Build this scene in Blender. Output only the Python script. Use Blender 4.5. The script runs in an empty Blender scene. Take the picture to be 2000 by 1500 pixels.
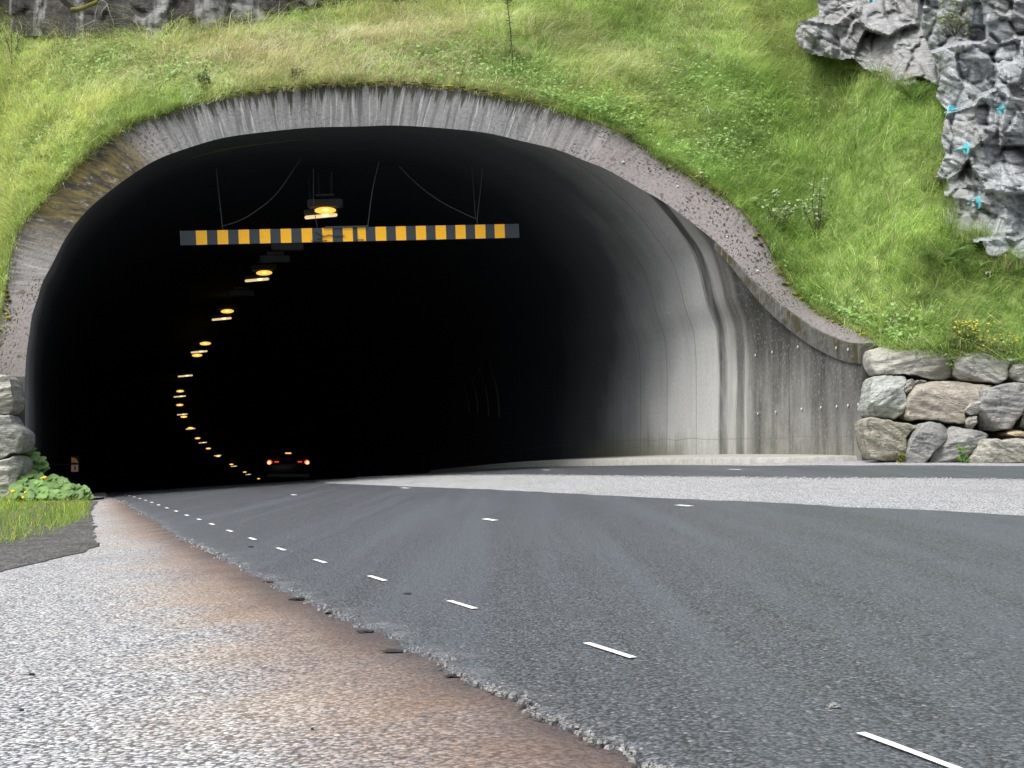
import bpy, bmesh, math, random
import numpy as np
from mathutils import Vector, Matrix
random.seed(7); RNG = np.random.default_rng(7)
SC = bpy.context.scene
COL = SC.collection

# ------------------------------------------------------------------ camera, sky, sun, exposure
F = 2850.0; HZ = 875.0; HC = 0.5              # focal length and horizon of the photograph (px), camera height (m)
cam = bpy.data.cameras.new('camera'); camo = bpy.data.objects.new('camera', cam); COL.objects.link(camo)
cam.sensor_width = 36; cam.lens = F / 2000 * 36; cam.shift_y = (HZ - 750) / 2000
cam.clip_start = 0.05; cam.clip_end = 3000
camo.location = (0, 0, HC); camo.rotation_euler = (math.pi / 2, 0, 0)
SC.camera = camo
W = bpy.data.worlds.new('World'); SC.world = W; W.use_nodes = True
wn = W.node_tree; bg = wn.nodes['Background']
sky = wn.nodes.new('ShaderNodeTexSky'); sky.sky_type = 'NISHITA'; sky.sun_disc = False
SUN_EL, SUN_AZ = math.radians(58), math.radians(-130)
sky.sun_elevation = SUN_EL; sky.sun_rotation = SUN_AZ; sky.air_density = 1.0; sky.dust_density = 4.0
hs = wn.nodes.new('ShaderNodeHueSaturation'); hs.inputs['Saturation'].default_value = 0.55
wn.links.new(sky.outputs[0], hs.inputs['Color']); wn.links.new(hs.outputs[0], bg.inputs[0])
bg.inputs[1].default_value = 0.12
sl = bpy.data.lights.new('sun', 'SUN'); sl.energy = 1.5; sl.angle = math.radians(30); sl.color = (1, .975, .94)
so = bpy.data.objects.new('sun', sl); COL.objects.link(so)
sd = Vector((math.sin(SUN_AZ) * math.cos(SUN_EL), math.cos(SUN_AZ) * math.cos(SUN_EL), math.sin(SUN_EL)))
so.rotation_euler = sd.to_track_quat('Z', 'Y').to_euler()
SC.view_settings.view_transform = 'Standard'; SC.view_settings.look = 'None'
SC.view_settings.exposure = 1.1; SC.view_settings.gamma = 1

# ------------------------------------------------------------------ helpers
def tag(o, label, cat, group=None, kind=None):
    o['label'] = label; o['category'] = cat
    if group: o['group'] = group
    if kind: o['kind'] = kind
    return o
def empty(name, loc, label, cat, group=None, rot=(0, 0, 0)):
    o = bpy.data.objects.new(name, None); COL.objects.link(o); o.location = loc; o.rotation_euler = rot
    o.empty_display_size = .2
    return tag(o, label, cat, group)
def mk(name, V, Fc, mat, parent=None, smooth=False, uv=None, at=None, mats=None, mi=None):
    """V (n,3), Fc list of tuples or (m,k) int array -> one mesh object"""
    me = bpy.data.meshes.new(name)
    V = np.asarray(V, dtype=np.float32)
    if isinstance(Fc, np.ndarray):
        m, k = Fc.shape
        me.vertices.add(len(V)); me.vertices.foreach_set('co', V.ravel())
        me.loops.add(m * k); me.loops.foreach_set('vertex_index', Fc.astype(np.int32).ravel())
        me.polygons.add(m); me.polygons.foreach_set('loop_start', np.arange(0, m * k, k, dtype=np.int32))
        me.update(calc_edges=True)
    else:
        me.from_pydata(V.tolist(), [], [tuple(f) for f in Fc]); me.update()
    if uv is not None:
        l = me.uv_layers.new(name='UVMap'); idx = np.zeros(len(me.loops), dtype=np.int32)
        me.loops.foreach_get('vertex_index', idx)
        l.data.foreach_set('uv', np.asarray(uv, dtype=np.float32)[idx].ravel())
    for k, a in (at or {}).items():
        a = np.asarray(a, dtype=np.float32)
        if a.ndim == 1:
            me.attributes.new(k, 'FLOAT', 'POINT').data.foreach_set('value', a)
        else:
            c = np.ones((len(a), 4), dtype=np.float32); c[:, :3] = a
            me.attributes.new(k, 'FLOAT_COLOR', 'POINT').data.foreach_set('color', c.ravel())
    for m_ in (mats or [mat]): me.materials.append(m_)
    if mi is not None: me.polygons.foreach_set('material_index', np.asarray(mi, dtype=np.int32))
    if smooth: me.polygons.foreach_set('use_smooth', np.ones(len(me.polygons), dtype=bool))
    o = bpy.data.objects.new(name, me); COL.objects.link(o)
    if parent: o.parent = parent
    return o
def gridfaces(n, m, off=0, wrap=False):
    i, j = np.meshgrid(np.arange(n - 1), np.arange(m if wrap else m - 1), indexing='ij')
    j2 = (j + 1) % m
    return (np.stack([i * m + j, i * m + j2, (i + 1) * m + j2, (i + 1) * m + j], -1).reshape(-1, 4) + off)
class MB:
    """collects boxes, tubes, spheres into one part"""
    def __init__(s): s.v = []; s.f = []; s.mi = []; s.cur = 0
    def add(s, v, f):
        o = len(s.v); s.v += [tuple(p) for p in v]; s.f += [tuple(i + o for i in q) for q in f]; s.mi += [s.cur] * len(f)
    def box(s, c, d, M=None, bev=0.0):
        bm = bmesh.new(); bmesh.ops.create_cube(bm, size=1)
        for v in bm.verts: v.co = Vector((v.co.x * d[0], v.co.y * d[1], v.co.z * d[2]))
        if bev: bmesh.ops.bevel(bm, geom=bm.edges[:], offset=bev, segments=2, affect='EDGES')
        for v in bm.verts: v.co = (M @ v.co if M else v.co) + Vector(c)
        bm.verts.index_update(); s.add([v.co for v in bm.verts], [[v.index for v in f.verts] for f in bm.faces]); bm.free()
    def sphere(s, c, d, M=None, seg=12, ring=8):
        bm = bmesh.new(); bmesh.ops.create_uvsphere(bm, u_segments=seg, v_segments=ring, radius=.5)
        for v in bm.verts:
            p = Vector((v.co.x * d[0], v.co.y * d[1], v.co.z * d[2])); v.co = (M @ p if M else p) + Vector(c)
        bm.verts.index_update(); s.add([v.co for v in bm.verts], [[v.index for v in f.verts] for f in bm.faces]); bm.free()
    def tube(s, pts, r0, r1=None, n=6):
        r1 = r0 if r1 is None else r1; pts = [Vector(p) for p in pts]; vs = []; fs = []
        for i, p in enumerate(pts):
            t = (pts[min(i + 1, len(pts) - 1)] - pts[max(i - 1, 0)]).normalized()
            a = t.orthogonal().normalized(); b = t.cross(a); r = r0 + (r1 - r0) * i / max(1, len(pts) - 1)
            for k in range(n):
                w = 2 * math.pi * k / n; vs.append(p + a * (r * math.cos(w)) + b * (r * math.sin(w)))
        for i in range(len(pts) - 1):
            for k in range(n):
                fs.append((i * n + k, i * n + (k + 1) % n, (i + 1) * n + (k + 1) % n, (i + 1) * n + k))
        fs.append(tuple(range(n))[::-1]); fs.append(tuple((len(pts) - 1) * n + k for k in range(n)))
        s.add(vs, fs)
    def build(s, name, mat, parent=None, smooth=False, mats=None):
        return mk(name, s.v, s.f, mat, parent, smooth, mats=mats, mi=s.mi if mats else None)

def hash2(ix, iy, seed):
    h = (ix.astype(np.int64) * 374761393 + iy.astype(np.int64) * 668265263 + seed * 1442695041) & 0x7fffffff
    h = ((h ^ (h >> 13)) * 1274126177) & 0x7fffffff
    return ((h ^ (h >> 16)) & 0xffff) / 65535.0
def vnoise(x, y, seed=0):
    x = np.asarray(x, float); y = np.asarray(y, float); ix = np.floor(x); iy = np.floor(y); fx = x - ix; fy = y - iy
    fx = fx * fx * (3 - 2 * fx); fy = fy * fy * (3 - 2 * fy)
    a = hash2(ix, iy, seed); b = hash2(ix + 1, iy, seed); c = hash2(ix, iy + 1, seed); d = hash2(ix + 1, iy + 1, seed)
    return (a * (1 - fx) + b * fx) * (1 - fy) + (c * (1 - fx) + d * fx) * fy
def fbm(x, y, seed=0, oc=4):
    s = 0; a = .5
    for k in range(oc): s = s + a * (vnoise(x * 2 ** k, y * 2 ** k, seed + k) - .5); a *= .5
    return s
def inpoly(x, y, poly):
    x = np.asarray(x); y = np.asarray(y); r = np.zeros(x.shape, bool); n = len(poly)
    for i in range(n):
        x0, y0 = poly[i]; x1, y1 = poly[(i + 1) % n]
        if y0 == y1: continue
        c = ((y0 > y) != (y1 > y)) & (x < (x1 - x0) * (y - y0) / (y1 - y0) + x0); r ^= c
    return r
def smooth01(t): t = np.clip(t, 0, 1); return t * t * (3 - 2 * t)
def resample(P, n):
    P = np.asarray(P, float); d = np.r_[0, np.cumsum(np.linalg.norm(np.diff(P, axis=0), axis=1))]
    t = np.linspace(0, d[-1], n); return np.stack([np.interp(t, d, P[:, k]) for k in range(P.shape[1])], -1)
def catmull(P, k):
    P = np.asarray(P, float); Q = np.vstack([2 * P[0] - P[1], P, 2 * P[-1] - P[-2]]); out = []
    for i in range(1, len(Q) - 2):
        for t in np.arange(k) / k:
            a, b, c, d = Q[i - 1:i + 3]
            out.append(.5 * (2 * b + (c - a) * t + (2 * a - 5 * b + 4 * c - d) * t * t + (3 * b - a - 3 * c + d) * t ** 3))
    out.append(P[-1]); return np.array(out)

def ray(px, py, Y):                               # a measured photo point at its own distance
    return np.stack([(px - 1000) / F * Y, Y + 0 * px, HC + (HZ - py) / F * Y], -1)
def pt(px, py, Y): return Vector(ray(np.float64(px), np.float64(py), np.float64(Y)))

# ------------------------------------------------------------------ the lie of the land
S_, C_ = 0.27026, 0.96279                          # tunnel heading
def uv2xy(u, v): return v * C_ - u * S_, v * S_ + u * C_
def yph(px): return np.interp(px, [-600, 0, 200, 1000, 1300, 1450, 1600, 1750, 2100], [955, 937.4, 925, 875.4, 856.8, 848, 841, 838, 838])
def plane(X, Y):
    X = np.asarray(X, float); Y = np.maximum(np.asarray(Y, float), .3)
    return -(yph(1000 + F * X / Y) - HZ) / F * Y
LAMPS = np.array([(33.5, 635, 411), (45, 516, 533), (56, 444, 608), (64.5, 401, 671), (70, 385, 694), (94, 352, 764), (101, 351, 791),
    (108, 359, 814), (118, 372, 836), (128, 386, 856), (140, 407, 876), (155, 426, 891), (175, 452, 907), (195, 478, 922), (235, 505, 935)], float)
LP = ray(LAMPS[:, 1], LAMPS[:, 2], LAMPS[:, 0])
def Xc(Y):
    Y = np.asarray(Y, float); u = (Y - 5.2 * S_) / C_; ax = 5.2 * C_ - u * S_
    return np.where(Y < 50, ax, np.interp(Y, LP[:, 1], LP[:, 0]) + .5)
def drop(Y):
    Y = np.asarray(Y, float); d = np.maximum(Y - 35, 0)
    near = np.where(d < 4.5, .0022 * d * d, .0446 + .02 * (d - 4.5))
    far = plane(Xc(Y), Y) - (np.interp(Y, LP[:, 1], LP[:, 2]) - 6.65)
    w = smooth01((Y - 58) / 8); return near * (1 - w) + far * w
def ground(X, Y): return plane(X, Y) - drop(Y)
def gpx(px, py, h=.015):                           # photo point on the road surface -> X, Y
    Y = F * (HC - h) / (py - yph(px)); return (px - 1000) / F * Y, Y

# ------------------------------------------------------------------ materials
class NT:
    def __init__(s, name):
        s.m = bpy.data.materials.new(name); s.m.use_nodes = True; s.t = s.m.node_tree
        s.b = s.t.nodes['Principled BSDF']; s.b.inputs['Specular IOR Level'].default_value = .3
    def n(s, typ, ins=None, **pr):
        nd = s.t.nodes.new('ShaderNode' + typ)
        for k, v in pr.items(): setattr(nd, k, v)
        for k, v in (ins or {}).items(): s.set(nd.inputs[k], v)
        return nd
    def set(s, sock, v):
        if isinstance(v, bpy.types.NodeSocket): s.t.links.new(v, sock)
        elif isinstance(v, bpy.types.Node): s.t.links.new(v.outputs[0], sock)
        else: sock.default_value = (*v, 1) if isinstance(v, tuple) and len(v) == 3 and sock.type == 'RGBA' else v
    def co(s, scale=(1, 1, 1), kind='Object', rot=(0, 0, 0), loc=(0, 0, 0)):
        tc = s.n('TexCoord'); return s.n('Mapping', {'Vector': tc.outputs[kind], 'Scale': scale, 'Rotation': rot, 'Location': loc}).outputs[0]
    def noise(s, vec, scale, det=4, rough=.6, dist=0): return s.n('TexNoise', {'Vector': vec, 'Scale': scale, 'Detail': det, 'Roughness': rough, 'Distortion': dist}).outputs['Fac']
    def vor(s, vec, scale, out='Distance', feat='F1'): return s.n('TexVoronoi', {'Vector': vec, 'Scale': scale}, feature=feat).outputs[out]
    def ramp(s, fac, stops):
        r = s.n('ValToRGB', {'Fac': fac}); e = r.color_ramp.elements
        while len(e) < len(stops): e.new(.5)
        for i, (p, c) in enumerate(stops):
            e[i].position = p; e[i].color = (*c, 1) if isinstance(c, tuple) else (c, c, c, 1)
        return r.outputs[0]
    def mix(s, fac, a, b, bt='MIX'):
        x = s.n('Mix', data_type='RGBA', blend_type=bt); s.set(x.inputs[0], fac); s.set(x.inputs[6], a); s.set(x.inputs[7], b); return x.outputs[2]
    def math(s, op, a, b=0.0, clamp=False):
        x = s.n('Math', operation=op, use_clamp=clamp); s.set(x.inputs[0], a); s.set(x.inputs[1], b); return x.outputs[0]
    def attr(s, name, out='Fac'): return s.n('Attribute', attribute_name=name).outputs[out]
    def bump(s, h, st=.5, dist=.02): s.set(s.b.inputs['Normal'], s.n('Bump', {'Height': h, 'Strength': st, 'Distance': dist}).outputs[0])
    def out(s, col, rough=.8):
        s.set(s.b.inputs['Base Color'], col); s.set(s.b.inputs['Roughness'], rough); return s.m
def flat(name, col, rough=.6, metal=0, emit=None, st=0):
    t = NT(name); t.b.inputs['Metallic'].default_value = metal
    nz = t.noise(t.co(), 9, 3); c = t.mix(t.math('MULTIPLY', nz, .5), col, tuple(x * .6 for x in col)); t.out(c, rough)
    if emit: t.b.inputs['Emission Color'].default_value = (*emit, 1); t.b.inputs['Emission Strength'].default_value = st
    return t.m
def new_asphalt():
    t = NT('new_asphalt'); v = t.co()
    cell = t.vor(v, 105, 'Color'); d = t.vor(v, 105); f = t.noise(v, 60, 6, .7); big = t.noise(t.co((.25, .1, .3)), 1.0, 4)
    g = t.n('SeparateColor', {'Color': cell}).outputs[0]
    c = t.ramp(g, [(0, (.038, .040, .046)), (.5, (.080, .086, .098)), (.94, (.112, .120, .134)), (1, (.24, .24, .24))])
    c = t.mix(t.ramp(t.math('ADD', d, t.math('MULTIPLY', t.math('SUBTRACT', f, .5), .9)), [(.47, 0.0), (.64, .97)]), c, (.008, .009, .011))
    streak = t.noise(t.co((2.2, .06, 1), rot=(0, 0, .28)), 1.3, 4)
    c = t.mix(t.ramp(streak, [(.42, 0.0), (.62, .5)]), c, (.085, .096, .113))
    c = t.mix(t.ramp(big, [(.5, 0.0), (.72, .3)]), c, (.105, .10, .098))
    c = t.mix(t.math('MULTIPLY', t.attr('stain'), t.ramp(t.noise(v, 9, 5), [(.48, .0), (.62, .75)])), c, (.24, .24, .23))
    t.bump(t.math('ADD', t.math('MULTIPLY', d, -1.0), t.math('MULTIPLY', f, .8)), .8, .008)
    t.b.inputs['Specular IOR Level'].default_value = 1.0
    return t.out(c, t.ramp(f, [(.3, .55), (.7, .34)]))
def old_asphalt():
    t = NT('old_asphalt'); v = t.co(); cell = t.vor(v, 92, 'Color'); d = t.vor(v, 92); f = t.noise(v, 48, 6, .72)
    g = t.n('SeparateColor', {'Color': cell}); 
    c = t.ramp(g.outputs[0], [(0, (.18, .185, .195)), (.25, (.35, .36, .37)), (.65, (.52, .53, .53)), (1, (.72, .72, .68))])
    c = t.mix(t.ramp(t.math('ADD', d, t.math('MULTIPLY', t.math('SUBTRACT', f, .5), 1.2)), [(.48, 0.0), (.62, .93)]), c, (.075, .077, .085))
    tint = t.ramp(g.outputs[1], [(.84, 0.0), (1, .3)]); c = t.mix(tint, c, (.42, .30, .18))
    big = t.noise(t.co((.8, .35, 1)), 1.1, 5, .62); c = t.mix(t.ramp(big, [(.52, 0.0), (.75, .40)]), c, (.17, .17, .175))
    st = t.attr('stain'); bn = t.noise(v, 1.6, 5, .65)
    br = t.math('MULTIPLY', st, t.ramp(bn, [(.3, .75), (.62, 1.25)]), True)
    rust = t.mix(t.ramp(t.noise(v, 60, 3), [(.4, 0.0), (.62, 1.0)]), (.085, .056, .046), (.30, .185, .115))
    c = t.mix(t.math('MULTIPLY', br, .86, True), c, rust)
    og = t.noise(t.co(loc=(5, 3, 1)), 1.3, 4); c = t.mix(t.math('MULTIPLY', t.attr('ochre'), t.ramp(og, [(.46, 0.0), (.70, .5)])), c, (.42, .29, .17))
    c = t.mix(t.math('MULTIPLY', t.attr('near'), t.ramp(t.noise(v, 3.0, 5), [(.35, .35), (.65, .95)])), c, (.105, .075, .066))
    dk = t.math('MULTIPLY', t.attr('dark'), t.ramp(t.noise(v, 5, 4), [(.3, .6), (.6, 1.0)])); c = t.mix(dk, c, (.055, .052, .055))
    t.bump(t.math('ADD', t.math('MULTIPLY', d, -.8), t.math('MULTIPLY', f, 1.4)), .8, .009)
    return t.out(c, .78)
def gravel_mat():
    t = NT('gravel'); v = t.co(); cell = t.vor(v, 55, 'Color'); d = t.vor(v, 55); g = t.n('SeparateColor', {'Color': cell}).outputs[0]
    c = t.ramp(g, [(0, (.05, .05, .05)), (.6, (.17, .168, .16)), (1, (.36, .35, .33))])
    c = t.mix(t.ramp(t.noise(v, 2.5, 5), [(.45, 0.0), (.7, .8)]), c, (.09, .08, .06)); t.bump(t.math('ADD', d, t.math('MULTIPLY', t.noise(v, 14, 6, .7), 2.0)), 1.0, .04); return t.out(c, .9)
def concrete_lining():
    t = NT('tunnel_concrete'); uv = t.n('TexCoord').outputs['UV']; sx = t.n('SeparateXYZ', {'Vector': uv}); u, z = sx.outputs[0], sx.outputs[1]
    def m(sc, loc=(0, 0, 0)): return t.n('Mapping', {'Vector': uv, 'Scale': sc, 'Location': loc}).outputs[0]
    fine = t.noise(m((6, 6, 1)), 2, 6, .65)
    c = t.ramp(fine, [(.3, (.36, .365, .355)), (.7, (.45, .455, .445))])
    s1 = t.noise(m((7, .30, 1)), 1, 7, .7, .3); s2 = t.noise(m((2.3, .22, 1), (3, 1, 0)), 1, 7, .68, .4)
    wing = t.ramp(t.math('DIVIDE', u, 60), [(.42, 1.0), (.447, 0.0)])          # weathered part in front of u = 26
    mot = t.noise(m((1.3, .9, 1), (5, 2, 0)), 1.5, 8, .72); c = t.mix(t.math('MULTIPLY', wing, .85), c, t.ramp(mot, [(.3, (.070, .070, .060)), (.5, (.165, .165, .148)), (.75, (.28, .28, .255))]))
    c = t.mix(t.math('MULTIPLY', wing, t.ramp(s1, [(.52, 0.0), (.70, .6)])), c, (.28, .28, .26))
    c = t.mix(t.math('MULTIPLY', wing, t.ramp(s2, [(.46, 0.0), (.66, .85)])), c, (.042, .042, .036))
    c = t.mix(t.math('MULTIPLY', wing, t.ramp(t.noise(m((2.4, .14, 1), (7, 4, 0)), 1, 3), [(.54, 0.0), (.7, .5)])), c, (.12, .105, .055))
    un = t.math('ADD', t.math('ADD', u, t.math('MULTIPLY', t.math('SUBTRACT', t.noise(m((2.5, .35, 1), (1, 9, 0)), 1, 5, .6), .5), .5)), t.math('MULTIPLY', t.math('SUBTRACT', t.noise(m((14, 1.2, 1), (1, 9, 0)), 1, 3, .6), .5), .16))
    ub = t.math('DIVIDE', t.math('SUBTRACT', un, 24.6), 2.5)
    bd = t.ramp(ub, [(.0, 0.0), (.16, .75), (.30, .1), (.37, .0), (.43, .85), (.52, .8), (.56, .0), (.70, .0), (.75, .95), (.86, .95), (.91, 0.0)])
    bp = t.ramp(ub, [(.30, 0.0), (.36, .75), (.41, 0.0), (.54, .0), (.58, .85), (.69, .7), (.73, 0.0)])
    zz = t.ramp(t.noise(m((1.5, .5, 1), (4, 2, 0)), 1, 4), [(.3, .35), (.55, 1.0)])
    c = t.mix(t.math('MULTIPLY', bp, zz), c, (.44, .44, .41)); c = t.mix(t.math('MULTIPLY', bd, zz), c, (.05, .05, .045))
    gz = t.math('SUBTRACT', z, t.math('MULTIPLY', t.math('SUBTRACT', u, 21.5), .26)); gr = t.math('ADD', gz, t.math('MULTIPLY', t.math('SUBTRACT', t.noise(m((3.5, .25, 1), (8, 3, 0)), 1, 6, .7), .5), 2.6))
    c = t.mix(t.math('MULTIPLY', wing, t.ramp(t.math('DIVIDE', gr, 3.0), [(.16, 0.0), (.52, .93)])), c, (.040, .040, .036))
    sp_ = t.noise(m((22, 14, 1)), 1, 3, .6); c = t.mix(t.math('MULTIPLY', wing, t.ramp(sp_, [(.56, 0.0), (.66, .45)])), c, (.30, .30, .28))
    # sooty lining plus painted daylight fall-off, both darker inwards and upwards
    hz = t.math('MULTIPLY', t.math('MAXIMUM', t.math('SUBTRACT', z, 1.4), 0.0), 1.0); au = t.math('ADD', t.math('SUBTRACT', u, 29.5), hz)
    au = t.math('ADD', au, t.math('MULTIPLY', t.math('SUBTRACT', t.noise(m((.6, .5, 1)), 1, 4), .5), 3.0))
    soot_shade = t.ramp(t.math('DIVIDE', au, 9.0), [(0.0, 0.0), (.28, .50), (.55, .86), (1, .985)])
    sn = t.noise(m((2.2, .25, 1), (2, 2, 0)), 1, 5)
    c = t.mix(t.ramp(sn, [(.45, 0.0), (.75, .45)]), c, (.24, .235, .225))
    c = t.mix(soot_shade, c, (.007, .013, .021))
    jt = t.math('ABSOLUTE', t.math('SUBTRACT', t.math('FRACT', t.math('DIVIDE', t.math('SUBTRACT', u, 27.15), 1.62)), .5))
    jm = t.ramp(jt, [(.0, 1.0), (.014, 0.0)]); jm = t.math('MULTIPLY', jm, t.ramp(t.math('DIVIDE', u, 60), [(.455, 0.0), (.46, .75)]))
    c = t.mix(jm, c, (.05, .05, .05))
    hj = t.math('ABSOLUTE', t.math('SUBTRACT', z, t.math('ADD', .62, t.math('MULTIPLY', t.noise(m((.8, .1, 1)), 1, 1), .12)))); c = t.mix(t.ramp(hj, [(0, .45), (.016, 0.0)]), c, (.1, .1, .09))
    alg = t.math('SUBTRACT', t.math('ADD', .75, t.math('MULTIPLY', t.noise(m((5, .3, 1)), 1, 5), 1.3)), z)
    am = t.math('MULTIPLY', t.ramp(alg, [(.55, 0.0), (.95, .62)]), t.ramp(t.math('DIVIDE', u, 60), [(.40, .25), (.475, .4), (.48, 1.0), (.575, .9), (.6, 0.0)]))
    c = t.mix(am, c, (.13, .13, .065))
    t.bump(fine, .25, .01); return t.out(c, .82)
def concrete_collar():
    t = NT('collar_concrete'); uv = t.n('TexCoord').outputs['UV']; sx = t.n('SeparateXYZ', {'Vector': uv}); u, v = sx.outputs[0], sx.outputs[1]
    def m(sc, loc=(0, 0, 0)): return t.n('Mapping', {'Vector': uv, 'Scale': sc, 'Location': loc}).outputs[0]
    fine = t.noise(m((8, 8, 1)), 2, 6, .7); pink = t.attr('pink'); moss = t.attr('moss')
    grey = t.ramp(fine, [(.3, (.115, .117, .117)), (.7, (.205, .207, .205))])
    grey = t.mix(t.ramp(t.noise(m((9, .5, 1)), 1, 5, .6), [(.46, 0.0), (.62, .8)]), grey, (.068, .069, .072))
    grey = t.mix(t.ramp(t.noise(m((14, .6, 1), (3, 3, 0)), 1, 4, .6), [(.55, 0.0), (.68, .7)]), grey, (.38, .38, .37))
    pk = t.ramp(fine, [(.3, (.140, .122, .119)), (.7, (.235, .212, .208))])
    c = t.mix(t.math('MULTIPLY', pink, .9), grey, pk)
    sp = t.noise(m((10, 10, 1)), 1.5, 3, .6); spm = t.math('MULTIPLY', t.ramp(sp, [(.545, 0.0), (.585, 1.0)]), t.ramp(t.noise(m((.9, 1.2, 1)), 1, 3), [(.40, .1), (.60, 1.0)])); c = t.mix(t.math('MULTIPLY', spm, t.math('ADD', .35, pink)), c, (.022, .018, .015))
    ml = t.noise(m((3.2, 2.6, 1), (9, 9, 0)), 1.4, 4, .6); c = t.mix(t.math('MULTIPLY', t.ramp(ml, [(.60, 0.0), (.66, .85)]), pink), c, (.065, .052, .016))
    # black drips from the top edge
    dr = t.noise(m((6.5, .0, 1)), 1, 5, .75); dl = t.math('SUBTRACT', t.math('ADD', v, t.math('MULTIPLY', t.math('SUBTRACT', dr, .5), 3.6)), .74)
    dm = t.math('MULTIPLY', t.ramp(dl, [(.0, 0.0), (.10, .95)]), t.math('SUBTRACT', 1.0, t.math('MULTIPLY', pink, .8))); c = t.mix(dm, c, (.030, .029, .020))
    mo = t.noise(m((4, 2.2, 1), (2, 5, 0)), 1.2, 6, .7)
    mcol = t.mix(t.ramp(t.noise(m((5, 1.2, 1)), 1.3, 6, .7), [(.42, 0.0), (.60, 1.0)]), (.010, .009, .006), (.085, .066, .013))
    c = t.mix(t.math('MULTIPLY', moss, t.ramp(mo, [(.33, 0.0), (.44, .97)])), c, mcol)
    top = t.math('MULTIPLY', t.ramp(t.math('ADD', v, t.math('MULTIPLY', t.math('SUBTRACT', mo, .5), .6)), [(.90, 0.0), (.97, .9)]), 1.0); c = t.mix(top, c, (.06, .058, .022))
    t.bump(t.math('ADD', fine, t.math('MULTIPLY', mo, .4)), .4, .02); return t.out(c, .85)
def concrete_plain(name, a, b, streak=.6):
    t = NT(name); v = t.co(); f = t.noise(v, 9, 6, .65); c = t.ramp(f, [(.3, a), (.7, b)])
    s = t.noise(t.co((5, 5, .25)), 1.6, 4); c = t.mix(t.ramp(s, [(.5, 0.0), (.68, streak)]), c, tuple(x * .4 for x in a)); t.bump(f, .3, .01); return t.out(c, .85)
def rock_mat(name, col, rot=(0, 0, 0), con=.5, tint=(.3, .27, .15), moss=.3, sc=1.0, spots=.55, bst=.9):
    t = NT(name); v = t.co(); vs = t.co((1.6, 1.6, 9), rot=rot)
    f = t.noise(v, 6 * sc, 8, .68); s = t.noise(vs, 2.2 * sc, 7, .65, .6); big = t.noise(v, 1.6 * sc, 4)
    dk = tuple(x * (1 - con) for x in col); lt = tuple(min(1, x * (1 + con * .9)) for x in col)
    c = t.ramp(s, [(.28, dk), (.5, col), (.74, lt)])
    c = t.mix(t.ramp(f, [(.35, .6), (.55, 0.0)]), c, tuple(x * .45 for x in col))
    c = t.mix(t.ramp(t.noise(v, 26, 4, .6), [(.60, 0.0), (.70, spots)]), c, tuple(min(.75, x * 2.0) for x in col))
    c = t.mix(t.ramp(big, [(.48, 0.0), (.68, moss)]), c, tint)
    cr = t.vor(t.co((1.2, 1.2, 2.2), rot=rot), 2.3 * sc, 'Distance', 'DISTANCE_TO_EDGE'); c = t.mix(t.ramp(cr, [(0, .55), (.02, 0.0)]), c, (.03, .03, .03))
    t.bump(t.math('ADD', t.math('MULTIPLY', s, 1.1), t.math('MULTIPLY', f, .7)), bst, .05); return t.out(c, .78)
def wet_rock():
    t = NT('wet_cliff_rock'); v = t.co(); f = t.noise(v, 5, 8, .7); st = t.noise(t.co((1.1, 1.1, .07)), .9, 5, .6); 
    c = t.ramp(f, [(.3, (.014, .013, .012)), (.55, (.045, .041, .036)), (.75, (.11, .10, .09))])
    c = t.mix(t.ramp(st, [(.55, 0.0), (.62, .9)]), c, (.26, .26, .25)); c = t.mix(t.ramp(t.noise(t.co((2.2, 2.2, .12), loc=(4, 0, 2)), 1, 4), [(.52, 0.0), (.62, .85)]), c, (.018, .017, .016))
    t.bump(f, 1, .12); return t.out(c, .55)
def blade_mat(name, trans=.35):
    t = NT(name); a = t.attr('col', 'Color'); nz = t.noise(t.co(), 30, 2); c = t.mix(t.math('MULTIPLY', nz, .25), a, (.08, .11, .03))
    t.out(c, .55); tr = t.n('BsdfTranslucent', {'Color': c}); mx = t.n('MixShader', {0: trans, 1: t.b.outputs[0], 2: tr.outputs[0]})
    t.t.links.new(mx.outputs[0], t.t.nodes['Material Output'].inputs[0]); return t.m
def soil_mat():
    t = NT('hill_soil'); v = t.co(); f = t.noise(v, 4, 6, .65); c = t.ramp(f, [(.3, (.09, .13, .035)), (.6, (.19, .26, .07)), (.8, (.30, .30, .13))]); t.bump(f, .6, .06); return t.out(c, .95)
M_NEW, M_OLD, M_GRAVEL = new_asphalt(), old_asphalt(), gravel_mat()
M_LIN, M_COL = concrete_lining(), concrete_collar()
M_CONC = concrete_plain('walkway_concrete', (.25, .25, .225), (.36, .355, .33), .25)
M_WING = concrete_plain('wing_end_concrete', (.07, .07, .058), (.13, .13, .11), .5)
def cope_mat():
    t = NT('coping_concrete'); v = t.co(); f = t.noise(v, 9, 6, .68); c = t.ramp(f, [(.3, (.045, .045, .040)), (.7, (.12, .12, .11))]); c = t.mix(t.ramp(t.noise(v, 2.6, 6, .7), [(.48, 0.0), (.60, .9)]), c, (.040, .036, .010)); c = t.mix(t.ramp(t.noise(t.co((6, 6, .5)), 1.4, 4), [(.56, 0.0), (.68, .6)]), c, (.24, .24, .23)); t.bump(f, .5, .02); return t.out(c, .9)
M_COPE = cope_mat()
M_SOIL, M_BLADE = soil_mat(), blade_mat('grass_blades', .45); M_LEAF = blade_mat('leaf_surface', .3)
def paint_mat():
    t = NT('road_paint'); v = t.co(); f = t.noise(v, 55, 5, .7); c = t.ramp(f, [(.3, (.50, .50, .48)), (.5, (.72, .72, .70))]); c = t.mix(t.ramp(t.noise(v, 130, 3, .6), [(.62, 0.0), (.70, .85)]), c, (.10, .10, .10)); t.bump(f, .4, .004); return t.out(c, .6)
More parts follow.
